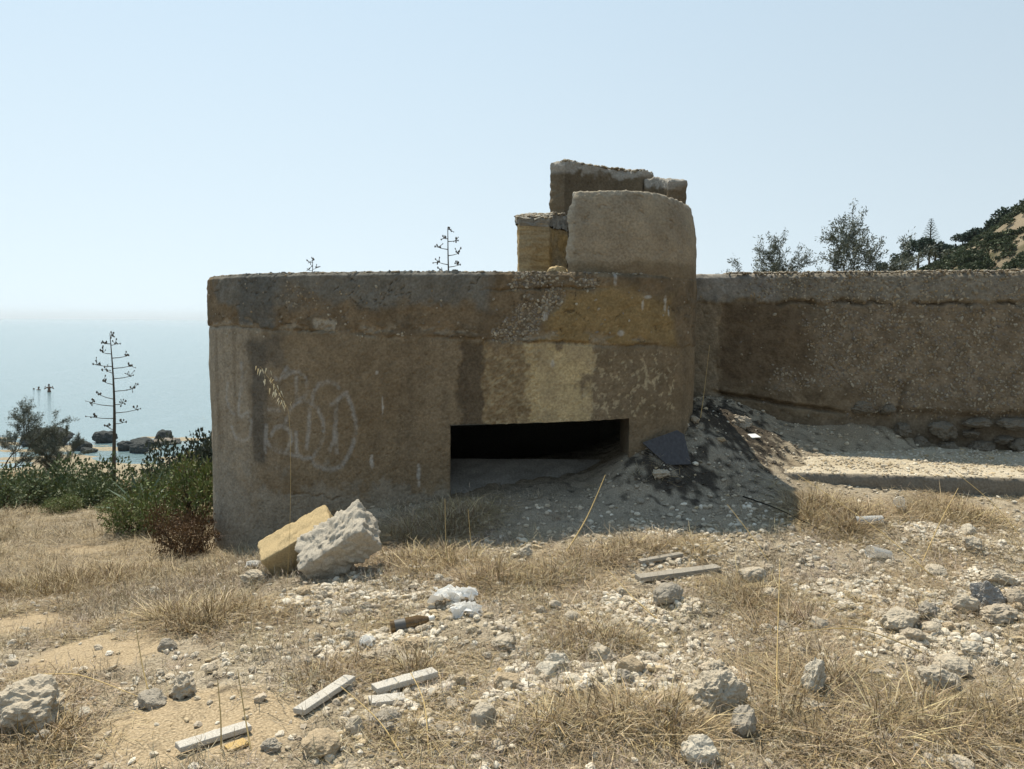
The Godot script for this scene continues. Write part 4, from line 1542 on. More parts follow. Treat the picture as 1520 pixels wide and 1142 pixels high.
func build_stones() -> void:
	# stones that stand out: label, x, d, half width, half height, half depth, tone, seed
	var marked := [
		["big rounded pale boulder at the bottom left edge of the picture", -1.97, 3.03, 0.16, 0.11, 0.14, 0, 1],
		["smooth grey stone lying left of a rough pale one on bare sand", -1.50, 3.12, 0.062, 0.036, 0.045, 3, 2],
		["rough pale stone touching the smooth grey one on bare sand", -1.40, 3.19, 0.052, 0.055, 0.045, 0, 3],
		["grey stone on the edge of the large bare sand patch", -1.73, 3.78, 0.046, 0.036, 0.04, 3, 4],
		["largest pale rock right of centre with a shaded front face", 0.85, 3.06, 0.105, 0.095, 0.09, 0, 5],
		["tall narrow grey rock leaning at the largest rock's right", 0.90, 2.86, 0.042, 0.08, 0.05, 3, 6],
		["upright pointed white rock standing alone in straw on the right", 1.28, 3.14, 0.042, 0.085, 0.04, 2, 7],
		["squat pale rock at the foot of the upright pointed one", 1.23, 3.02, 0.05, 0.035, 0.045, 0, 8],
		["pale rough rock at the front end of the right rubble heap", 1.81, 3.19, 0.075, 0.06, 0.06, 0, 9],
		["white rock with a smooth hollow at the bottom edge of the picture", 0.69, 2.68, 0.065, 0.06, 0.05, 2, 10],
		["rounded whitish stone alone in the middle of the foreground", 0.22, 3.39, 0.058, 0.04, 0.045, 2, 11],
		["knobbly pale rock below and left of the rounded whitish stone", -0.10, 2.91, 0.048, 0.05, 0.045, 0, 12],
		["flat oval stone plate just below the beer bottle", -0.585, 3.56, 0.055, 0.022, 0.05, 1, 13],
		["rough flat stone right of the oval plate below the bottle", -0.49, 3.53, 0.048, 0.026, 0.045, 0, 14],
		["flat pale slab of stone topmost in the right rubble heap", 1.80, 4.24, 0.09, 0.026, 0.055, 0, 15],
		["split pale rock with a dark gap right of the grey board", 1.42, 4.44, 0.085, 0.055, 0.06, 0, 16],
		["dark grey slate-faced block in the heap at the right edge", 2.56, 4.04, 0.10, 0.09, 0.05, 3, 17],
		["knobbly whitish lump left of the dark grey block", 2.40, 3.98, 0.065, 0.065, 0.05, 0, 18],
		["sloping buff slab below the dark grey block", 2.50, 3.86, 0.09, 0.045, 0.06, 1, 19],
		["dark sided stone right of the dark grey block", 2.70, 4.02, 0.055, 0.068, 0.05, 1, 20],
		["long pale stone behind the dark grey block", 2.80, 4.33, 0.10, 0.055, 0.06, 0, 21],
		["broad pale chunk in the middle of the right rubble heap", 1.97, 3.78, 0.11, 0.06, 0.08, 0, 22],
		["ochre lump beside the longest stone strip's right end", -0.31, 3.05, 0.036, 0.034, 0.03, 4, 23],
		["knobbly grey and white stone below the broken strips", -0.60, 2.88, 0.036, 0.04, 0.035, 0, 24],
		["flat grey pebble on sand at the bottom edge left of centre", -0.88, 2.74, 0.034, 0.02, 0.028, 3, 25],
		["pale stone wedged below the yellow block's left end", -1.70, 5.02, 0.11, 0.05, 0.06, 0, 26],
		["white stone in the black earth below the dark panel", 1.18, 6.02, 0.07, 0.04, 0.05, 0, 27],
		["left one of two pale stones above the dark panel", 1.50, 6.66, 0.04, 0.038, 0.035, 1, 28],
		["right one of two pale stones above the dark panel", 1.60, 6.70, 0.036, 0.034, 0.03, 1, 29],
		["buff flake on the black earth right of the dark panel", 1.78, 6.50, 0.04, 0.02, 0.03, 4, 30],
		["grey stone half sunk in the soil bank by the wall", 2.12, 7.05, 0.08, 0.06, 0.06, 3, 31]]
	for q in marked:
		var big: bool = q[3] > 0.09
		var o := put_stone("rock" if q[3] > 0.06 else "stone", q[0], rock(500 + q[7], 4 if big else 3, [0.16, 0.3, 0.22, 0.38][q[7] % 4], 6 + q[7] % 6), M.stone[q[6]], q[1], q[2], Vector3(q[3], q[4], q[5]) * 1.08, Vector3(rnd(-0.15, 0.15), rnd(-0.6, 0.6), rnd(-0.15, 0.15)), 0.3)
		if q[7] == 17:
			o.material_override = M.slate
			o.rotation = Vector3(-0.1, 0.1, -0.1)
	# rubble chunks one can tell apart
	var meshes := []
	for k in 10:
		meshes.append(rock(600 + k, 3, [0.12, 0.3, 0.2, 0.4][k % 4], 5 + k % 7))
	var n := 0
	var tries := 0
	while n < 265 and tries < 40000:
		tries += 1
		var d := rnd(2.45, 5.9)
		var x := rnd(-0.72, 0.72) * d
		if in_plan(x, d, -0.03):
			continue
		var w := 0.035 + 1.0 * rubbly(x, d) + (0.25 if x > 1.2 and d < 4.8 else 0.0)
		w *= 1.0 - 0.85 * sandy(x, d)
		if x < -1.3:
			w *= 0.35
		for q in CLEAR:
			if Vector2(x, d).distance_to(Geometry2D.get_closest_point_to_segment(Vector2(x, d), q[0], q[1])) < q[2] * 0.9:
				w = 0.0
		if rng.randf() > w:
			continue
		var s := rnd(0.018, 0.034) + (rnd(0.0, 0.045) if rng.randf() < 0.22 else 0.0)
		put_stone("rubble_chunk", "pale limestone chunk scattered in the straw and rubble of the foreground", meshes[n % 10], M.stone[[0, 0, 1, 2, 0, 4, 3][rng.randi() % 7]], x, d,
			Vector3(s * rnd(0.9, 1.35), s * rnd(0.55, 0.95), s * rnd(0.8, 1.1)), Vector3(rnd(-0.3, 0.3), rnd(0, TAU), rnd(-0.3, 0.3)), 0.3, "limestone rubble in the foreground")
		n += 1
	# uncountable grit and pebbles
	for v in 4:
		var where := []
		var tint := []
		for attempt in 56000:
			var d := sqrt(rnd(2.2 * 2.2, 8.1 * 8.1))
			var x := rnd(-0.8, 0.8) * d
			if in_plan(x, d, -0.02) or d > 7.0 and (x < 1.5 or d > wall_line(x)):
				continue
			var slab := slab_top(x, d) > -1.0
			var w := 0.13 + 0.87 * rubbly(x, d)
			w *= (1.0 - 0.8 * sandy(x, d)) * (0.35 if x < -1.4 else 1.0)
			if d > 5.4 and not slab:
				w *= 0.28 if x < 0.9 else 0.5
			if slab and ground(x, d) > slab_top(x, d):
				slab = false
				w = 0.07
			if slab:
				w = 0.28
			if rng.randf() > w:
				continue
			var s := 0.0035 + 0.011 * pow(rng.randf(), 2.0) + (rnd(0.004, 0.013) if rng.randf() < 0.13 else 0.0)
			if slab:
				s *= 0.8
			var b := Basis.from_euler(Vector3(rnd(-0.4, 0.4), rnd(0, TAU), rnd(-0.4, 0.4))) * Basis.from_scale(Vector3(s * rnd(0.9, 1.5), s * rnd(0.5, 0.9), s))
			where.append(Transform3D(b, on(x, d, s * 0.4)))
			var c: Color = [Color(0.56, 0.50, 0.40), Color(0.49, 0.42, 0.31), Color(0.63, 0.58, 0.48), Color(0.42, 0.36, 0.28), Color(0.47, 0.38, 0.25)][rng.randi() % 5]
			if not slab and (bump(x, d, 0.9, 6.2, 1.8, 1.0) > 0.35 or d > 6.6) and rng.randf() < 0.85:
				c = ground_color(x, d)
			tint.append(c * rnd(0.8, 1.1))
		stuff("gravel", rock(700 + v, 1, 0.25, 6), M.gravel, where, tint)
	# rubble too plentiful to tell apart, two to four centimetres across
	for v in 3:
		var where := []
		var tint := []
		while where.size() < 2300:
			var d := sqrt(rnd(2.3 * 2.3, 5.8 * 5.8))
			var x := rnd(-0.75, 0.78) * d
			if in_plan(x, d, -0.02) or rng.randf() > (0.04 + rubbly(x, d)) * (1.0 - 0.9 * sandy(x, d)) * (0.5 if x < -1.4 else 1.0):
				continue
			var s := rnd(0.010, 0.022)
			var b := Basis.from_euler(Vector3(rnd(-0.5, 0.5), rnd(0, TAU), rnd(-0.5, 0.5))) * Basis.from_scale(Vector3(s * rnd(0.9, 1.5), s * rnd(0.5, 0.9), s))
			where.append(Transform3D(b, on(x, d, s * 0.25)))
			var c: Color = [Color(0.58, 0.52, 0.42), Color(0.50, 0.43, 0.33), Color(0.64, 0.59, 0.50), Color(0.44, 0.39, 0.31)][rng.randi() % 4]
			tint.append(c * rnd(0.85, 1.1))
		stuff("small_rubble", rock(720 + v, 2, 0.3, 8), M.gravel, where, tint)


# ---------------------------------------------------------------- plants
# a cloud of small leaf blades round lobes (centre, radius); fills the outer part of each lobe unevenly
func leaf_cloud(lobes: Array, count: int, length: float, width: float, cols: Array, sd: int, shell := 0.55, squash := 1.0) -> ArrayMesh:
	var r := RandomNumberGenerator.new()
	r.seed = sd
	var mb := MB.new()
	var area := 0.0
	for l in lobes:
		area += l[1] * l[1]
	for l in lobes:
		var c: Vector3 = l[0]
		var rad: float = l[1]
		var n := int(count * rad * rad / area)
		for k in n:
			var dir := Vector3(r.randfn(), r.randfn(), r.randfn()).normalized()
			var tuft := 0.5 + nc.get_noise_3d(c.x * 3.0 + dir.x * 2.4, c.y * 3.0 + dir.y * 2.4, c.z * 3.0 + dir.z * 2.4)
			if r.randf() > 0.25 + tuft:
				continue
			var q := rad * lerpf(shell, 1.0 + 0.25 * (tuft - 0.5), sqrt(r.randf()))
			var p := c + dir * q * Vector3(1, squash, 1)
			var ax := (dir + Vector3(r.randfn(), r.randfn() + 0.4, r.randfn()) * 0.8).normalized()
			var sd_ := ax.cross(Vector3(r.randfn(), r.randfn(), r.randfn())).normalized()
			var s := r.randf_range(0.6, 1.25)
			var col: Color = cols[r.randi() % cols.size()] * r.randf_range(0.75, 1.2)
			var e := ax * length * s
			var m := p + e * 0.45
			mb.quad(p, m + sd_ * width * s * 0.5, p + e, m - sd_ * width * s * 0.5, col)
	return mb.build()


func stems(pts: Array, r: float, sd: int) -> ArrayMesh:
	var g := RandomNumberGenerator.new()
	g.seed = sd
	var mb := MB.new()
	for p in pts:
		var b := Vector3(g.randfn() * 0.04, -0.08, g.randfn() * 0.04)
		var m: Vector3 = b.lerp(p, 0.5) + Vector3(g.randfn(), g.randfn(), g.randfn()) * 0.06
		mb.tube([b, m, p], [r, r * 0.7, r * 0.35], 5)
	return mb.build()


# a rounded shrub about one metre high and two wide
func shrub_shape(sd: int, leaves: int, length: float, width: float, cols: Array) -> Array:
	var r := RandomNumberGenerator.new()
	r.seed = sd
	var lobes := []
	var tips := []
	for k in 15:
		var a := r.randf() * TAU
		var q := sqrt(r.randf()) * 0.72
		var h := r.randf_range(0.25, 0.78) * (1.0 - 0.45 * q)
		var rad := r.randf_range(0.2, 0.34)
		var c := Vector3(cos(a) * q, h, sin(a) * q)
		lobes.append([c, rad])
		tips.append(c)
	return [leaf_cloud(lobes, leaves, length, width, cols, sd + 1, 0.35), stems(tips, 0.025, sd + 2)]


func put_shrub(called: String, label: String, category: String, shape: Array, x: float, d: float, w: float, h: float, group := "", turn := -1.0, y := 99.0) -> Node3D:
	if y > 90.0:
		y = smooth_ground(x, d) if d < 12.8 and absf(x) < 8.8 else land(x, d, column(x))
	var o := thing(called, label, category, Vector3(x, y - 0.03, -d), group)
	part("foliage", shape[0], M.leaf if d < 30.0 else M.far_leaf, o)
	part("stem", shape[1], M.bark, o)
	o.scale = Vector3(w, h, w)
	o.rotation.y = turn if turn >= 0.0 else rnd(0, TAU)
	return o


# a branching tree with feathery or no foliage: wood and leaves
func tree_shape(sd: int, height: float, levels: int, spread: float, leaf: float, leaf_w: float, per: int, cols: Array, trunk := 0.03, lean := 0.0) -> Array:
	var r := RandomNumberGenerator.new()
	r.seed = sd
	var rl := RandomNumberGenerator.new()
	rl.seed = sd + 5000
	var wood := MB.new()
	var lv := MB.new()
	var todo := [[Vector3.ZERO, Vector3(lean, 1, 0).normalized(), height * 0.42, trunk, 0]]
	while todo:
		var b: Array = todo.pop_back()
		var p: Vector3 = b[0]
		var dir: Vector3 = b[1]
		var pts := [p]
		var rads := [b[3]]
		for k in 4:
			dir = (dir + Vector3(r.randfn(), r.randfn() + 0.25, r.randfn()) * 0.16).normalized()
			p += dir * b[2] / 4.0
			pts.append(p)
			rads.append(b[3] * (1.0 - 0.13 * (k + 1)))
			if b[4] >= levels - 2 and per > 0:
				for q in per:
					var o: Vector3 = p - dir * rl.randf() * b[2] / 4.0 + Vector3(rl.randfn(), rl.randfn(), rl.randfn()) * leaf * 0.5
					var ax := (dir * 0.7 + Vector3(rl.randfn(), rl.randfn(), rl.randfn()) * 0.7).normalized()
					var s := ax.cross(Vector3(rl.randfn(), rl.randfn(), rl.randfn())).normalized() * leaf_w
					var e := ax * leaf * rl.randf_range(0.6, 1.3)
					lv.quad(o, o + e * 0.5 + s * 0.5, o + e, o + e * 0.5 - s * 0.5, cols[rl.randi() % cols.size()] * rl.randf_range(0.75, 1.2))
		wood.tube(pts, rads, 5 if b[4] < 2 else 3, Color.WHITE, false)
		if b[4] < levels:
			for k in (3 if b[4] < levels - 1 else 2) + (1 if b[4] == 0 else 0):
				var at: Vector3 = pts[2 + (k % 3)] if k else pts[4]
				var side := Vector3(r.randfn(), r.randfn() * 0.4, r.randfn()).normalized()
				var nd: Vector3 = (dir + side * spread * (0.5 if k == 0 else 1.0)).normalized()
				todo.append([at, nd, b[2] * r.randf_range(0.58, 0.82), b[3] * 0.55, b[4] + 1])
	var mid := Vector3.ZERO
	var top := 0.0
	for p in (lv.v if per > 0 else wood.v):
		mid += p
		top = maxf(top, p.y)
	mid /= maxf(1.0, (lv.v if per > 0 else wood.v).size())
	return [lv.build() if per > 0 else null, wood.build(), mid, top]


func put_tree(called: String, label: String, category: String, shape: Array, at: Vector3, scale: float, turn: float, group := "", fm: Material = null) -> Node3D:
	var o := thing(called, label, category, at, group)
	part("trunk", shape[1], M.bark, o)
	if shape[0]:
		part("crown", shape[0], fm if fm else M.leaf, o)
	o.scale = Vector3.ONE * scale
	o.rotation.y = turn
	return o


# a feathery tree whose crown stands over (x, d) and reaches up to top
func feathery(label: String, shape: Array, x: float, d: float, base: float, top: float, turn: float, group: String) -> void:
	var s: float = (top - base) / shape[3]
	var off: Vector3 = Basis(Vector3.UP, turn) * shape[2] * s
	put_tree("feathery_tree", label, "tree", shape, Vector3(x - off.x, base, -d - off.z), s, turn, group)


# dead flower stalk of an agave with side branches that carry seed heads
func agave_stalk(label: String, base: Vector3, height: float, bare: float, arms: int, reach: float, sd: int, fine := 1.0) -> void:
	var r := RandomNumberGenerator.new()
	r.seed = sd
	var o := thing("agave_stalk", label, "agave", base, "dead agave flower stalks")
	var mb := MB.new()
	var pts := []
	var rads := []
	for k in 11:
		var t := k / 10.0
		pts.append(Vector3(0.05 * sin(t * 5.0 + sd), height * t, 0.04 * cos(t * 4.0)))
		rads.append(lerpf(0.09, 0.012, t) * (0.5 + 0.5 * fine))
	mb.tube(pts, rads, 7)
	part("stalk", mb.build(), M.stalk_wood, o)
	for k in arms:
		var t := bare + (1.0 - bare) * (k + 0.9 * r.randf()) / arms
		var p: Vector3 = pts[int(t * 9.99)].lerp(pts[mini(int(t * 9.99) + 1, 10)], fposmod(t * 10.0, 1.0))
		var az := (0.0 if k % 2 else PI) + r.randf_range(-1.0, 1.0)
		var l := reach * sin(PI * clampf(0.25 + 0.72 * (t - bare) / (1.0 - bare), 0.0, 1.0)) * r.randf_range(0.75, 1.1)
		var out := Vector3(cos(az), 0, sin(az))
		var b := MB.new()
		var e := p + out * l + Vector3.UP * l * 0.14
		b.tube([p, p + out * l * 0.5 + Vector3.UP * l * 0.04, e], [0.020 * fine, 0.015 * fine, 0.010 * fine], 5)
		var sh := MB.new()
		for q in 6:
			var at := e - out * l * 0.14 * r.randf() + Vector3(r.randfn(), r.randfn() * 0.7, r.randfn()) * 0.10 * fine + Vector3.UP * 0.06 * fine
			var m := rock(820 + q, 1, 0.2, 3)
			var arr := m.surface_get_arrays(0)
			var k0 := sh.v.size()
			var s := r.randf_range(0.022, 0.046) * fine
			for vv in arr[Mesh.ARRAY_VERTEX]:
				sh.vert(at + vv * Vector3(s * 0.8, s * 1.25, s * 0.8))
			for ii in arr[Mesh.ARRAY_INDEX]:
				sh.i.append(k0 + ii)
			b.tube([e - out * l * 0.12, at], [0.010, 0.008], 4)
		var br := part("branch", b.build(), M.stalk_wood, o)
		part("seed_head", sh.build(false), M.stalk_wood, br)


func build_plants() -> void:
	var olive := [Color(0.10, 0.13, 0.06), Color(0.125, 0.155, 0.07), Color(0.09, 0.115, 0.06), Color(0.15, 0.165, 0.10)]
	var fresh := [Color(0.135, 0.175, 0.06), Color(0.165, 0.20, 0.075), Color(0.11, 0.145, 0.055), Color(0.20, 0.215, 0.10), Color(0.19, 0.16, 0.09)]
	var dull := [Color(0.08, 0.09, 0.065), Color(0.105, 0.115, 0.085), Color(0.065, 0.075, 0.055)]
	var grey := [Color(0.13, 0.15, 0.125), Color(0.165, 0.185, 0.155), Color(0.11, 0.12, 0.10)]
	var dead := [Color(0.115, 0.065, 0.035), Color(0.085, 0.05, 0.03), Color(0.15, 0.095, 0.05)]
	var so := [shrub_shape(11, 5200, 0.075, 0.036, olive), shrub_shape(12, 5200, 0.075, 0.036, olive), shrub_shape(13, 5200, 0.07, 0.036, olive)]
	var sf := [shrub_shape(21, 6500, 0.075, 0.03, fresh), shrub_shape(22, 6500, 0.075, 0.03, fresh)]
	var sdl := [shrub_shape(31, 16000, 0.045, 0.035, dull), shrub_shape(32, 14000, 0.045, 0.035, dull)]
	# belt of shrubs on the edge of the slope, seen left of the bunker
	var k := 0
	var said := ["olive shrub in the front row second from the picture's left edge", "olive shrub in the front row behind the low bright clump", "olive shrub in the front row just left of the agave rosette", "olive shrub filling the picture's left edge", "tall olive shrub in the second row below the largest beach rock", "tall olive shrub directly below the tall agave stalk", "olive shrub just right of the tall agave stalk's foot", "high olive shrub in the back row near the left edge", "hindmost olive shrub below the thin feathery tree", "smallest olive shrub beside the agave rosette", "olive shrub in the back row left of the dark mound"]
	for s in [[-6.9, 10.5, 0.72, 0.80], [-6.1, 10.9, 0.70, 0.86], [-5.45, 10.5, 0.62, 0.74], [-7.7, 11.2, 0.8, 0.95], [-6.5, 11.9, 0.85, 1.18], [-5.6, 12.0, 0.8, 1.1], [-4.95, 11.3, 0.6, 0.9], [-7.4, 12.4, 0.9, 1.3], [-8.4, 12.6, 0.9, 1.3], [-4.6, 10.3, 0.4, 0.6], [-5.0, 12.6, 0.7, 1.1]]:
		put_shrub("green_shrub", said[k], "shrub", so[k % 3], s[0], s[1], s[2], s[3] * 0.9, "shrubs between the dry ground and the shore")
		k += 1
	# the belt goes on along the slope beyond the picture's left edge
	var along := []
	var hue := []
	for n in 46:
		var x := rnd(-24.0, -9.6)
		var d := rnd(9.6, 16.0) + 0.12 * absf(x + 9.6)
		if absf(x) < 0.70 * d:
			continue
		var sz := rnd(0.7, 1.1)
		along.append(Transform3D(Basis(Vector3.UP, rnd(0, TAU)) * Basis.from_scale(Vector3(sz, sz * rnd(0.85, 1.1), sz)), Vector3(x, land(x, d, column(x)) - 0.05, -d)))
		hue.append(Color(1, 1, 1) * rnd(0.85, 1.1))
	stuff("slope_scrub", so[1][0], M.leaf, along, hue)
	for s in [[-5.75, 9.75, 0.32, 0.30, "low bright green clump at the path, the left one"], [-5.0, 9.7, 0.34, 0.26, "low bright green clump at the path, right and nearer the bush"]]:
		put_shrub("low_shrub", s[4], "shrub", sf[k % 2], s[0], s[1], s[2], s[3], "low shrubs at the path")
		k += 1
	put_shrub("green_bush", "large bright green bush against the bunker's left side", "bush", sf[0], -3.72, 8.75, 0.62, 0.92, "", 0.4)
	put_shrub("green_bush", "smaller bright green bush left of the large one by the bunker", "bush", sf[1], -4.0, 8.2, 0.42, 0.50, "", 2.1)
	put_shrub("dark_bush", "tall dark shrub mound rising behind the bright bush", "bush", sdl[0], -5.15, 13.3, 1.15, 1.85, "", 1.0)
	put_shrub("dark_bush", "lower dark shrub on the mound's left flank", "bush", sdl[1], -6.0, 13.0, 0.55, 0.85, "", 2.0)
	# reddish dead bush at the corner
	var sb := shrub_shape(47, 7500, 0.055, 0.022, dead)
	var twig := tree_shape(43, 0.62, 4, 1.0, 0.03, 0.012, 2, dead, 0.008)
	put_shrub("dead_bush", "reddish brown dead bush at the bunker's left corner", "bush", sb, -2.98, 6.9, 0.36, 0.70, "", 0.7)
	put_tree("dead_bush", "leafless brown twigs spilling in front of the dead bush", "bush", twig, on(-2.72, 6.35), 0.75, 1.0, "", M.leaf)
	# spiky agave leaves in the shrub belt
	var ag := thing("agave_plant", "spiky blue-green agave rosette between shrubs and bright bush", "agave", Vector3(-4.65, smooth_ground(-4.65, 9.6), -9.6))
	for q in 13:
		var a := q * 2.39996
		var el := lerpf(0.25, 1.25, q / 13.0)
		var dir := Vector3(cos(a) * cos(el), sin(el), sin(a) * cos(el))
		var mb := MB.new()
		mb.blade(Vector3.ZERO, dir, Vector3.DOWN * 0.15, 0.62, 0.06, Color(0.09, 0.125, 0.085))
		part("leaf", mb.build(), M.leaf, ag)
	agave_stalk("tall dead agave stalk with seed heads standing before the sea", Vector3(-16.1, -5.3, -31.0), 6.3, 0.36, 18, 0.95, 5)
	agave_stalk("dead agave stalk rising above the bunker roof near the turret", Vector3(-1.62, -2.9, -20.0), 6.85, 0.82, 8, 0.42, 6, 0.62)
	agave_stalk("small far agave stalk tip above the bunker roof on the left", Vector3(-6.65, -4.2, -26.0), 7.85, 0.90, 6, 0.24, 7, 0.5)
	# feathery trees
	var t1 := tree_shape(51, 4.0, 5, 0.55, 0.08, 0.02, 20, grey, 0.07)
	var t2 := tree_shape(52, 4.0, 5, 0.55, 0.08, 0.02, 20, grey, 0.07)
	var t3 := tree_shape(54, 2.2, 4, 0.9, 0.1, 0.03, 0, grey, 0.035, 0.3)
	feathery("taller feathery grey-green tree behind the right wall", t1, 8.2, 20.0, -0.8, 4.75, 0.3, "feathery trees behind the wall")
	feathery("shorter feathery tree, leftmost behind the right wall", t1, 7.35, 20.4, -0.8, 4.15, 2.9, "feathery trees behind the wall")
	put_tree("bare_tree", "leafless crooked tree right of the feathery trees", "tree", t3, Vector3(8.9, -0.7, -19.5), 2.0, 0.5)
	feathery("thin feathery tree at the left edge before the beach", t1, -15.5, 24.0, -4.3, -0.8, 1.2, "feathery trees before the beach")
	feathery("low feathery sapling beside the largest beach rock", t2, -14.6, 24.5, -4.5, -1.75, 0.0, "feathery trees before the beach")
	hill_plants()
	# dry wild oat and long straw stems
	oat()
	var spoken := ["straight dry stalk standing between the white block and the gun slit", "tall upright dry stalk just right of the white block", "bent dry stalk leaning left behind the white block", "long dry stalk rising from the bottom right straw past the pointed rock", "short dry stalk leaning left right of the grey board", "long dry stalk leaning left over the right rubble heap", "dry stalk leaning right past the nearest plastic cup", "dry stalk standing on the large bare sand patch at left", "dry stalk standing in front of the bottom left strip, left one", "dry stalk standing in front of the bottom left strip, right one", "dry stalk lying across the bottom edge below the strips", "dry stalk leaning over the short broken strip", "dry stalk lying below the grey board", "dry stalk lying level across the right straw by the pointed rock", "dry stalk lying beside the big boulder", "tall dry stalk in the corner between bunker and wall", "dry stalk leaning left near the right edge below the slab"]
	for l in [[0, Vector3(-0.26, 0.0, -5.0), Vector3(-0.27, 0.15, -5.02), Vector3(-0.285, 0.33, -5.03)], [1, Vector3(-0.42, 0.0, -4.95), Vector3(-0.43, 0.15, -5.0), Vector3(-0.44, 0.42, -5.05)], [2, Vector3(-0.88, 0.0, -5.25), Vector3(-0.97, 0.2, -5.3), Vector3(-1.1, 0.27, -5.4)],
		[3, Vector3(1.08, 0.0, -3.0), Vector3(1.16, 0.12, -3.25), Vector3(1.30, 0.42, -3.65)], [4, Vector3(1.60, 0.02, -4.7), Vector3(1.52, 0.14, -4.85), Vector3(1.42, 0.27, -5.0)], [5, Vector3(2.50, 0.0, -4.4), Vector3(2.3, 0.2, -4.75), Vector3(1.95, 0.42, -5.2)],
		[6, Vector3(2.55, 0.0, -4.7), Vector3(2.8, 0.16, -4.95), Vector3(3.05, 0.3, -5.2)], [7, Vector3(-1.52, 0.0, -3.15), Vector3(-1.6, 0.12, -3.25), Vector3(-1.66, 0.3, -3.32)], [8, Vector3(-1.06, 0.0, -2.72), Vector3(-1.07, 0.1, -2.75), Vector3(-1.09, 0.24, -2.78)],
		[9, Vector3(-0.95, 0.0, -2.72), Vector3(-1.0, 0.1, -2.8), Vector3(-1.04, 0.24, -2.85)], [10, Vector3(-0.36, 0.0, -2.68), Vector3(-0.5, 0.06, -2.85), Vector3(-0.68, 0.12, -3.0)], [11, Vector3(-0.30, 0.0, -2.75), Vector3(-0.34, 0.07, -2.95), Vector3(-0.42, 0.12, -3.15)],
		[12, Vector3(0.78, 0.0, -3.9), Vector3(0.66, 0.06, -4.1), Vector3(0.55, 0.12, -4.3)], [13, Vector3(1.98, 0.0, -3.5), Vector3(1.6, 0.14, -3.4), Vector3(1.25, 0.22, -3.25)], [14, Vector3(-2.2, 0.02, -3.5), Vector3(-1.9, 0.06, -3.3), Vector3(-1.55, 0.05, -3.1)],
		[15, Vector3(1.66, 0.0, -6.75), Vector3(1.70, 0.25, -6.8), Vector3(1.76, 0.62, -6.9)], [16, Vector3(3.5, 0.0, -5.2), Vector3(3.4, 0.2, -5.4), Vector3(3.2, 0.36, -5.6)]]:
		canes("dry_stalk", spoken[l[0]], M.cane, [l.slice(1)], 0.0035, "long dry stalks")


func oat() -> void:
	var b := on(-0.98, 3.15)
	var o := thing("wild_oat", "dry wild oat stem with pale hanging spikelets before the graffiti", "grass", b)
	var top := Vector3(-1.045, 1.405, -3.2) - b
	var bend := Vector3(-0.935, 1.24, -3.2) - b
	var mb := MB.new()
	var pts := smooth_line([Vector3.ZERO, Vector3(0.05, 0.6, -0.02), Vector3(0.06, 1.12, -0.03), bend.lerp(top, 0.2), top])
	mb.tube(pts, stretch([0.0008, 0.0007, 0.0006, 0.0006, 0.0005], 5), 4)
	part("stem", mb.build(), M.cane, o)
	for k in 38:
		var p: Vector3 = bend.lerp(top, rng.randf()) + Vector3(rnd(-0.022, 0.022), rnd(-0.012, 0.012), rnd(-0.02, 0.02))
		var s := MB.new()
		s.blade(p, Vector3(rnd(-0.5, 0.3), rnd(-1.0, -0.5), rnd(-0.3, 0.3)).normalized(), Vector3.DOWN * 0.2, rnd(0.018, 0.028), 0.006, Color(0.66, 0.58, 0.40))
		part("spikelet", s.build(), M.straw, o)


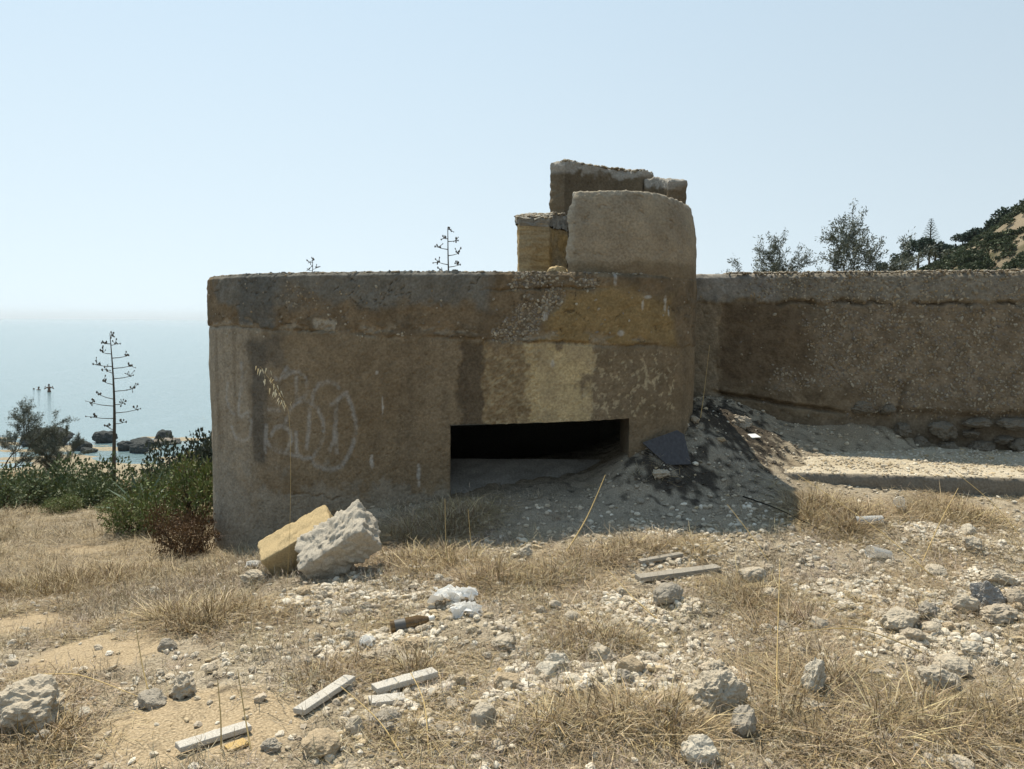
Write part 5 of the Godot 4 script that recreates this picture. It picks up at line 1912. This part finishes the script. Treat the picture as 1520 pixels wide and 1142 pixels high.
func hill_plants() -> void:
	var pine := [Color(0.055, 0.08, 0.06), Color(0.07, 0.10, 0.075), Color(0.045, 0.07, 0.052)]
	var bushc := [Color(0.085, 0.105, 0.055), Color(0.07, 0.09, 0.05), Color(0.105, 0.12, 0.07)]
	var lob := func(sd: int, flat: float) -> Array:
		var r := RandomNumberGenerator.new()
		r.seed = sd
		var l := []
		for k in 12:
			var a := r.randf() * TAU
			var q := sqrt(r.randf()) * 0.75
			l.append([Vector3(cos(a) * q, 0.25 + r.randf_range(0.0, 0.55) * flat, sin(a) * q), r.randf_range(0.2, 0.36)])
		return l
	var pm := []
	for k in 3:
		var mb := MB.new()
		mb.tube([Vector3(0, -1.2, 0), Vector3(0.04, -0.4, 0), Vector3(0, 0.3, 0)], [0.09, 0.07, 0.04], 6)
		pm.append([leaf_cloud(lob.call(60 + k, 1.0), 2600, 0.16, 0.09, pine, 70 + k, 0.3, 0.75), mb.build()])
	# crowns on the ridge: x, y of the crown's foot, d, half width
	for t in [["large round pine crown on the ridge at the right edge", 70.5, 15.0, 110.0, 3.2], ["pine crown beside the large one on the ridge", 68.2, 14.3, 111.0, 2.2], ["dark round tree on the ridge left of the large pines", 66.3, 13.4, 112.0, 2.0], ["second dark round tree lower on the ridge", 64.4, 12.9, 112.0, 1.7],
		["wide umbrella pine at the left end of the ridge", 58.2, 11.2, 112.0, 2.6], ["small umbrella pine left of the wide one", 56.4, 10.2, 113.0, 1.9], ["dense tree between the wide pine and the spire tree", 60.6, 10.8, 112.0, 2.6], ["dense tree right of the spire tree on the ridge", 63.0, 10.6, 113.0, 2.7],
		["dark tree low on the ridge left of the umbrella pines", 53.6, 8.6, 112.0, 1.8], ["lowest dark tree where the ridge meets the sky", 51.4, 7.6, 112.0, 1.7]]:
		var o := put_tree("ridge_tree", t[0], "tree", pm[int(t[1]) % 3], Vector3(t[1], t[2], -t[3]), t[4], t[1], "trees along the ridge", M.far_leaf)
		o.scale = Vector3(t[4], t[4] * 0.95, t[4])
	# spire-shaped tree
	var r := RandomNumberGenerator.new()
	r.seed = 9
	var wood := MB.new()
	wood.tube([Vector3(0, -3, 0), Vector3(0, 2, 0), Vector3(0, 4.2, 0)], [0.16, 0.1, 0.02], 6)
	var lv := MB.new()
	for k in 15:
		var h := 0.2 + k * 0.27
		var rr := 1.55 * (1.0 - h / 4.5) + 0.1
		for q in 7:
			var a := q * TAU / 7.0 + k * 0.5
			var out := Vector3(cos(a), 0.25, sin(a))
			for s in 9:
				var p := Vector3(0, h, 0) + out * rr * (0.15 + 0.85 * s / 9.0)
				lv.quad(p, p + Vector3(0.05, 0.02, 0.06), p + out * rr * 0.22 + Vector3.UP * 0.05, p + Vector3(-0.05, 0.03, -0.06), pine[r.randi() % 3] * 1.2)
	put_tree("spire_tree", "slender tiered conifer standing above the ridge", "tree", [lv.build(), wood.build()], Vector3(64.0, 13.6, -120.0), 0.98, 0.0, "", M.far_leaf)
	# scrub on the hillside
	var sm_ := leaf_cloud(lob.call(90, 0.6), 500, 0.26, 0.16, bushc, 91, 0.3, 0.8)
	var where := []
	var tint := []
	for k in 4200:
		var d := rnd(66.0, 144.0)
		var x := rnd(44.0, 98.0)
		var y := hill_y(x, d)
		var g := nb.get_noise_2d(x * 4.0, d * 4.0) + 0.8 * na.get_noise_2d(x * 5.0 + 90.0, d * 5.0)
		if rng.randf() > 0.10 + sm(-0.25, 0.1, g):
			continue
		var s := rnd(0.5, 1.5)
		where.append(Transform3D(Basis(Vector3.UP, rnd(0, TAU)) * Basis.from_scale(Vector3(s, s * rnd(0.6, 1.0), s)), Vector3(x, y - 0.1, -d)))
		tint.append(Color(1, 1, 1) * rnd(0.8, 1.2))
	stuff("hillside_scrub", sm_, M.far_leaf, where, tint)


# ---------------------------------------------------------------- straw and grass
func build_grass() -> void:
	var cols := [Color(0.385, 0.295, 0.165), Color(0.31, 0.235, 0.13), Color(0.50, 0.41, 0.26), Color(0.23, 0.17, 0.10), Color(0.37, 0.31, 0.215)]
	var greyc := [Color(0.32, 0.27, 0.195), Color(0.26, 0.21, 0.145), Color(0.40, 0.345, 0.26)]
	# kinds: 0 litter lying flat, 1 upright tuft, 2 wiry grey twigs
	for kind in 3:
		for v in 3:
			var mb := MB.new()
			if kind == 0:
				for k in 46:
					var p := Vector3(rng.randfn() * 0.075, rnd(0.002, 0.022), rng.randfn() * 0.075)
					var a := rnd(0, TAU)
					var dir := Vector3(cos(a), rnd(-0.05, 0.28), sin(a)).normalized()
					mb.blade(p, dir, Vector3(rng.randfn(), -0.4, rng.randfn()) * 0.5, rnd(0.035, 0.14), rnd(0.0014, 0.003), cols[rng.randi() % 5] * rnd(0.75, 1.15))
			elif kind == 1:
				for k in 42:
					var a := rnd(0, TAU)
					var o := Vector3(cos(a), 0, sin(a))
					var dir := (o * rnd(0.3, 2.2) + Vector3.UP + Vector3(rng.randfn(), 0, rng.randfn()) * 0.5).normalized()
					mb.blade(o * rnd(0.0, 0.045), dir, (o * 0.5 + Vector3.DOWN + rdir() * 0.6) * rnd(0.1, 1.1), rnd(0.04, 0.17), rnd(0.0016, 0.003), cols[rng.randi() % 5] * rnd(0.8, 1.15))
			else:
				for k in 26:
					var p := Vector3(rng.randfn() * 0.05, 0, rng.randfn() * 0.05)
					var dir := Vector3(rng.randfn(), rnd(0.0, 0.9), rng.randfn()).normalized()
					for s in 3:
						var l := rnd(0.025, 0.06)
						mb.blade(p, dir, rdir() * 0.3, l, 0.0026, greyc[rng.randi() % 3] * rnd(0.8, 1.2))
						p += dir * l * 0.8
						dir = (dir + rdir() * 0.8 + Vector3.DOWN * 0.15).normalized()
			var where := []
			var tint := []
			var far_want: int = [500, 260, 120][kind]
			while far_want > 0:
				far_want -= 1
				var d := rnd(5.4, 9.8)
				var x := rnd(-7.2, -2.2)
				if in_plan(x, d, -0.02) or rng.randf() < 0.8 * sandy(x, d) or absf(x) > 0.72 * d or rng.randf() > 0.75 + na.get_noise_2d(x * 60.0, d * 60.0):
					continue
				where.append(Transform3D(Basis(Vector3.UP, rnd(0, TAU)) * Basis.from_scale(Vector3.ONE * rnd(0.9, 1.7)), on(x, d, -0.003)))
				var t := rnd(0.7, 1.05)
				tint.append(Color(t, t, t))
			var want: int = [1500, 560, 1100][kind]
			var tries := 0
			want += where.size()
			while where.size() < want and tries < 60000:
				tries += 1
				var d := sqrt(rnd(2.0 * 2.0, 9.6 * 9.6)) if rng.randf() < 0.35 else sqrt(rnd(2.0 * 2.0, 6.2 * 6.2))
				var x := rnd(-0.85, 0.85) * d
				if in_plan(x, d, -0.015) or slab_top(x, d) > -1.0 or d > wall_line(x) - 0.9 and x > 1.6 or absf(x) > 7.2:
					continue
				var w := strawy(x, d)
				if d > 5.6 and x < -2.3:
					w = maxf(w, 0.5 * (1.0 - sandy(x, d)))
				var foot := sm(5.05, 5.4, d) * sm(-0.35, 0.1, x)
				w *= 1.0 - 0.95 * foot * sm(2.3, 1.9, x)
				for q in CLEAR:
					var pp := Vector2(x, d)
					if pp.distance_to(Geometry2D.get_closest_point_to_segment(pp, q[0], q[1])) < q[2]:
						w = 0.0
				if kind == 1:
					w = w * w
				if kind == 2:
					w = 0.25 + 0.75 * sm(0.2, 0.7, bump(x, d, -2.3, 5.0, 0.6, 0.55) + bump(x, d, -1.7, 5.6, 0.4, 0.5) + 0.7 * bump(x, d, -2.6, 6.0, 0.5, 0.5) + 0.8 * bump(x, d, 0.2, 3.5, 0.3, 0.25) + 0.8 * bump(x, d, -0.7, 3.2, 0.5, 0.3))
					w *= (1.0 - 0.9 * sandy(x, d)) * (1.0 - 0.9 * foot)
					for q in CLEAR:
						if Vector2(x, d).distance_to(Geometry2D.get_closest_point_to_segment(Vector2(x, d), q[0], q[1])) < q[2]:
							w = 0.0
				if rng.randf() > w:
					continue
				var s := rnd(0.7, 1.35)
				if kind == 1:
					s *= 0.75 + 0.6 * sm(0.0, 0.8, patch(STRAW, x, d))
				var n := ground_normal(x, d)
				var b := Basis(Quaternion(Vector3.UP, n)) * Basis(Vector3.UP, rnd(0, TAU)) * Basis.from_scale(Vector3.ONE * s)
				where.append(Transform3D(b, on(x, d, -0.003)))
				var t := rnd(0.75, 1.15)
				tint.append(Color(t, t * rnd(0.94, 1.03), t * rnd(0.85, 1.1)))
			stuff(["straw_litter", "dry_grass", "dry_twigs"][kind], mb.build(), M.straw, where, tint)


# ---------------------------------------------------------------- shore and swimmers
func build_shore() -> void:
	for q in [["largest dark rock on the beach, behind the feathery sapling", -29.6, 49.0, 1.9, 1.05, 1.2, 1], ["dark rounded rock touching the tall agave stalk", -26.7, 50.3, 0.95, 0.85, 0.8, 2], ["dark boulder in the pool between the large rock and agave", -26.6, 47.2, 0.78, 0.62, 0.7, 3],
		["low dark rock right of the boulder in the pool", -25.6, 46.3, 0.62, 0.34, 0.5, 4], ["leftmost dark rock of the cluster right of the agave", -23.7, 47.2, 0.75, 0.6, 0.6, 5], ["front dark rock of the cluster right of the agave", -22.5, 46.4, 0.85, 0.62, 0.6, 6],
		["flat topped rock behind the dark cluster", -23.6, 49.2, 1.1, 0.5, 0.8, 7], ["high dark rock at the back of the cluster", -22.9, 50.5, 1.0, 0.75, 0.8, 8], ["flat brownish rock at the right end of the cluster", -22.4, 49.6, 1.05, 0.42, 0.7, 9]]:
		var o := single("beach_rock", q[0], "rock", rock(400 + q[6], 3, 0.19, 9), M.pale_rock if q[6] == 9 else M.dark_rock, Vector3(q[1], SEA + q[4] * 0.3, -q[2]), "rocks on the beach")
		o.scale = Vector3(q[3] * 0.85, q[4] * 0.75, q[5] * 0.8)
		o.rotation.y = rnd(-0.4, 0.4)
	# bathers standing in the shallows
	var body := swimmer(true)
	var low := swimmer(false)
	for p in [["person wading far out with both arms raised sideways, rightmost", -50.7, 84.3, body, 0.15, 0.5], ["person deep in the water, second from the left", -53.25, 86.6, low, -0.35, 0.0], ["person swimming with only head showing, leftmost in the sea", -54.3, 87.4, low, -0.60, 0.6]]:
		var o := thing("person", p[0], "person", Vector3(p[1], SEA + p[4] - 1.0, -p[2]), "bathers in the sea")
		part("body", p[3][0], M.skin, o)
		part("hair", p[3][1], M.hair, o)
		o.rotation.y = p[5]


# smooth-joined figure meshed as surface nets; stands 1.72 m tall
func swimmer(arms_out: bool) -> Array:
	var hand_l := Vector3(-0.36, 1.40, 0.12) if arms_out else Vector3(-0.30, 0.80, 0.12)
	var hand_r := Vector3(0.36, 1.40, 0.12) if arms_out else Vector3(0.30, 0.80, 0.12)
	var el_l := Vector3(-0.42, 1.18, 0.02) if arms_out else Vector3(-0.27, 1.10, -0.02)
	var el_r := Vector3(0.42, 1.18, 0.02) if arms_out else Vector3(0.27, 1.10, -0.02)
	var bones := [
		[Vector3(0, 1.60, 0), Vector3(0, 1.56, 0.015), 0.098, 0.085], [Vector3(0, 1.50, 0), Vector3(0, 1.38, 0), 0.052, 0.062],
		[Vector3(-0.13, 1.36, 0), Vector3(0.13, 1.36, 0), 0.075, 0.075], [Vector3(0, 1.28, 0), Vector3(0, 1.0, 0), 0.145, 0.12], [Vector3(-0.07, 0.93, 0), Vector3(0.07, 0.93, 0), 0.12, 0.12],
		[Vector3(-0.18, 1.37, 0), el_l, 0.052, 0.042], [el_l, hand_l, 0.042, 0.030], [Vector3(0.18, 1.37, 0), el_r, 0.052, 0.042], [el_r, hand_r, 0.042, 0.030],
		[Vector3(-0.09, 0.90, 0), Vector3(-0.10, 0.48, 0.02), 0.085, 0.06], [Vector3(-0.10, 0.48, 0.02), Vector3(-0.10, 0.08, 0), 0.058, 0.042], [Vector3(0.09, 0.90, 0), Vector3(0.10, 0.48, 0.02), 0.085, 0.06], [Vector3(0.10, 0.48, 0.02), Vector3(0.10, 0.08, 0), 0.058, 0.042],
		[Vector3(-0.10, 0.05, 0), Vector3(-0.10, 0.03, 0.15), 0.045, 0.035], [Vector3(0.10, 0.05, 0), Vector3(0.10, 0.03, 0.15), 0.045, 0.035],
		[Vector3(0, 1.585, 0.09), Vector3(0, 1.56, 0.115), 0.016, 0.018]]
	for s in [-1.0, 1.0]:
		var h: Vector3 = hand_l if s < 0 else hand_r
		var e: Vector3 = el_l if s < 0 else el_r
		var dir := (h - e).normalized()
		var side := dir.cross(Vector3.UP if arms_out else Vector3.RIGHT).normalized()
		for f in 4:
			bones.append([h + dir * 0.03 + side * (f - 1.5) * 0.02, h + dir * (0.13 - 0.012 * absf(f - 1.3)) + side * (f - 1.5) * 0.026, 0.013, 0.010])
		bones.append([h + side * 0.03, h + side * 0.075 + dir * 0.05, 0.013, 0.010])
	var bm := nets(bones, 0.022, 0.03)
	var hm := nets([[Vector3(0, 1.635, -0.02), Vector3(0, 1.63, -0.03), 0.098, 0.098]], 0.022, 0.02)
	return [bm, hm]


func field(bones: Array, p: Vector3, k: float) -> float:
	var s := 0.0
	for b in bones:
		var a: Vector3 = b[0]
		var ab: Vector3 = b[1] - a
		var t := clampf((p - a).dot(ab) / maxf(ab.length_squared(), 1e-9), 0.0, 1.0)
		var dist := (p - a - ab * t).length() - lerpf(b[2], b[3], t)
		if dist < 0.15:
			s += exp(-dist / (k * 0.4))
	return 0.3 if s <= 0.0 else -k * 0.4 * log(s)


func nets(bones: Array, cell: float, k: float) -> ArrayMesh:
	var val := {}
	for b in bones:
		var lo := Vector3i(((b[0].min(b[1]) - Vector3.ONE * (maxf(b[2], b[3]) + cell * 2.0)) / cell).floor())
		var hi := Vector3i(((b[0].max(b[1]) + Vector3.ONE * (maxf(b[2], b[3]) + cell * 2.0)) / cell).ceil())
		for x in range(lo.x, hi.x + 1):
			for y in range(lo.y, hi.y + 1):
				for z in range(lo.z, hi.z + 1):
					var q := Vector3i(x, y, z)
					if not val.has(q):
						val[q] = field(bones, Vector3(q) * cell, k)
	var mb := MB.new()
	var at := {}
	var corner := [Vector3i(0, 0, 0), Vector3i(1, 0, 0), Vector3i(0, 1, 0), Vector3i(1, 1, 0), Vector3i(0, 0, 1), Vector3i(1, 0, 1), Vector3i(0, 1, 1), Vector3i(1, 1, 1)]
	var edges := [[0, 1], [2, 3], [4, 5], [6, 7], [0, 2], [1, 3], [4, 6], [5, 7], [0, 4], [1, 5], [2, 6], [3, 7]]
	for q in val:
		var f := []
		for c in corner:
			f.append(val.get(q + c, 0.3))
		var sum := Vector3.ZERO
		var n := 0
		for e in edges:
			if (f[e[0]] < 0.0) != (f[e[1]] < 0.0):
				var t: float = f[e[0]] / (f[e[0]] - f[e[1]])
				sum += Vector3(corner[e[0]]).lerp(Vector3(corner[e[1]]), t)
				n += 1
		if n:
			at[q] = mb.vert((Vector3(q) + sum / n) * cell)
	for q in val:
		for ax in 3:
			var o := Vector3i.ZERO
			o[ax] = 1
			if not val.has(q + o):
				continue
			var in0: bool = val[q] < 0.0
			if in0 == (val[q + o] < 0.0):
				continue
			var u := Vector3i.ZERO
			var w := Vector3i.ZERO
			u[(ax + 1) % 3] = 1
			w[(ax + 2) % 3] = 1
			var ids := [q - u - w, q - w, q, q - u]
			if not ids.all(func(z): return at.has(z)):
				continue
			var a: int = at[ids[0]]
			var b: int = at[ids[1]]
			var c: int = at[ids[2]]
			var d: int = at[ids[3]]
			if in0:
				mb.tri(a, c, b)
				mb.tri(a, d, c)
			else:
				mb.tri(a, b, c)
				mb.tri(a, c, d)
	return mb.build()
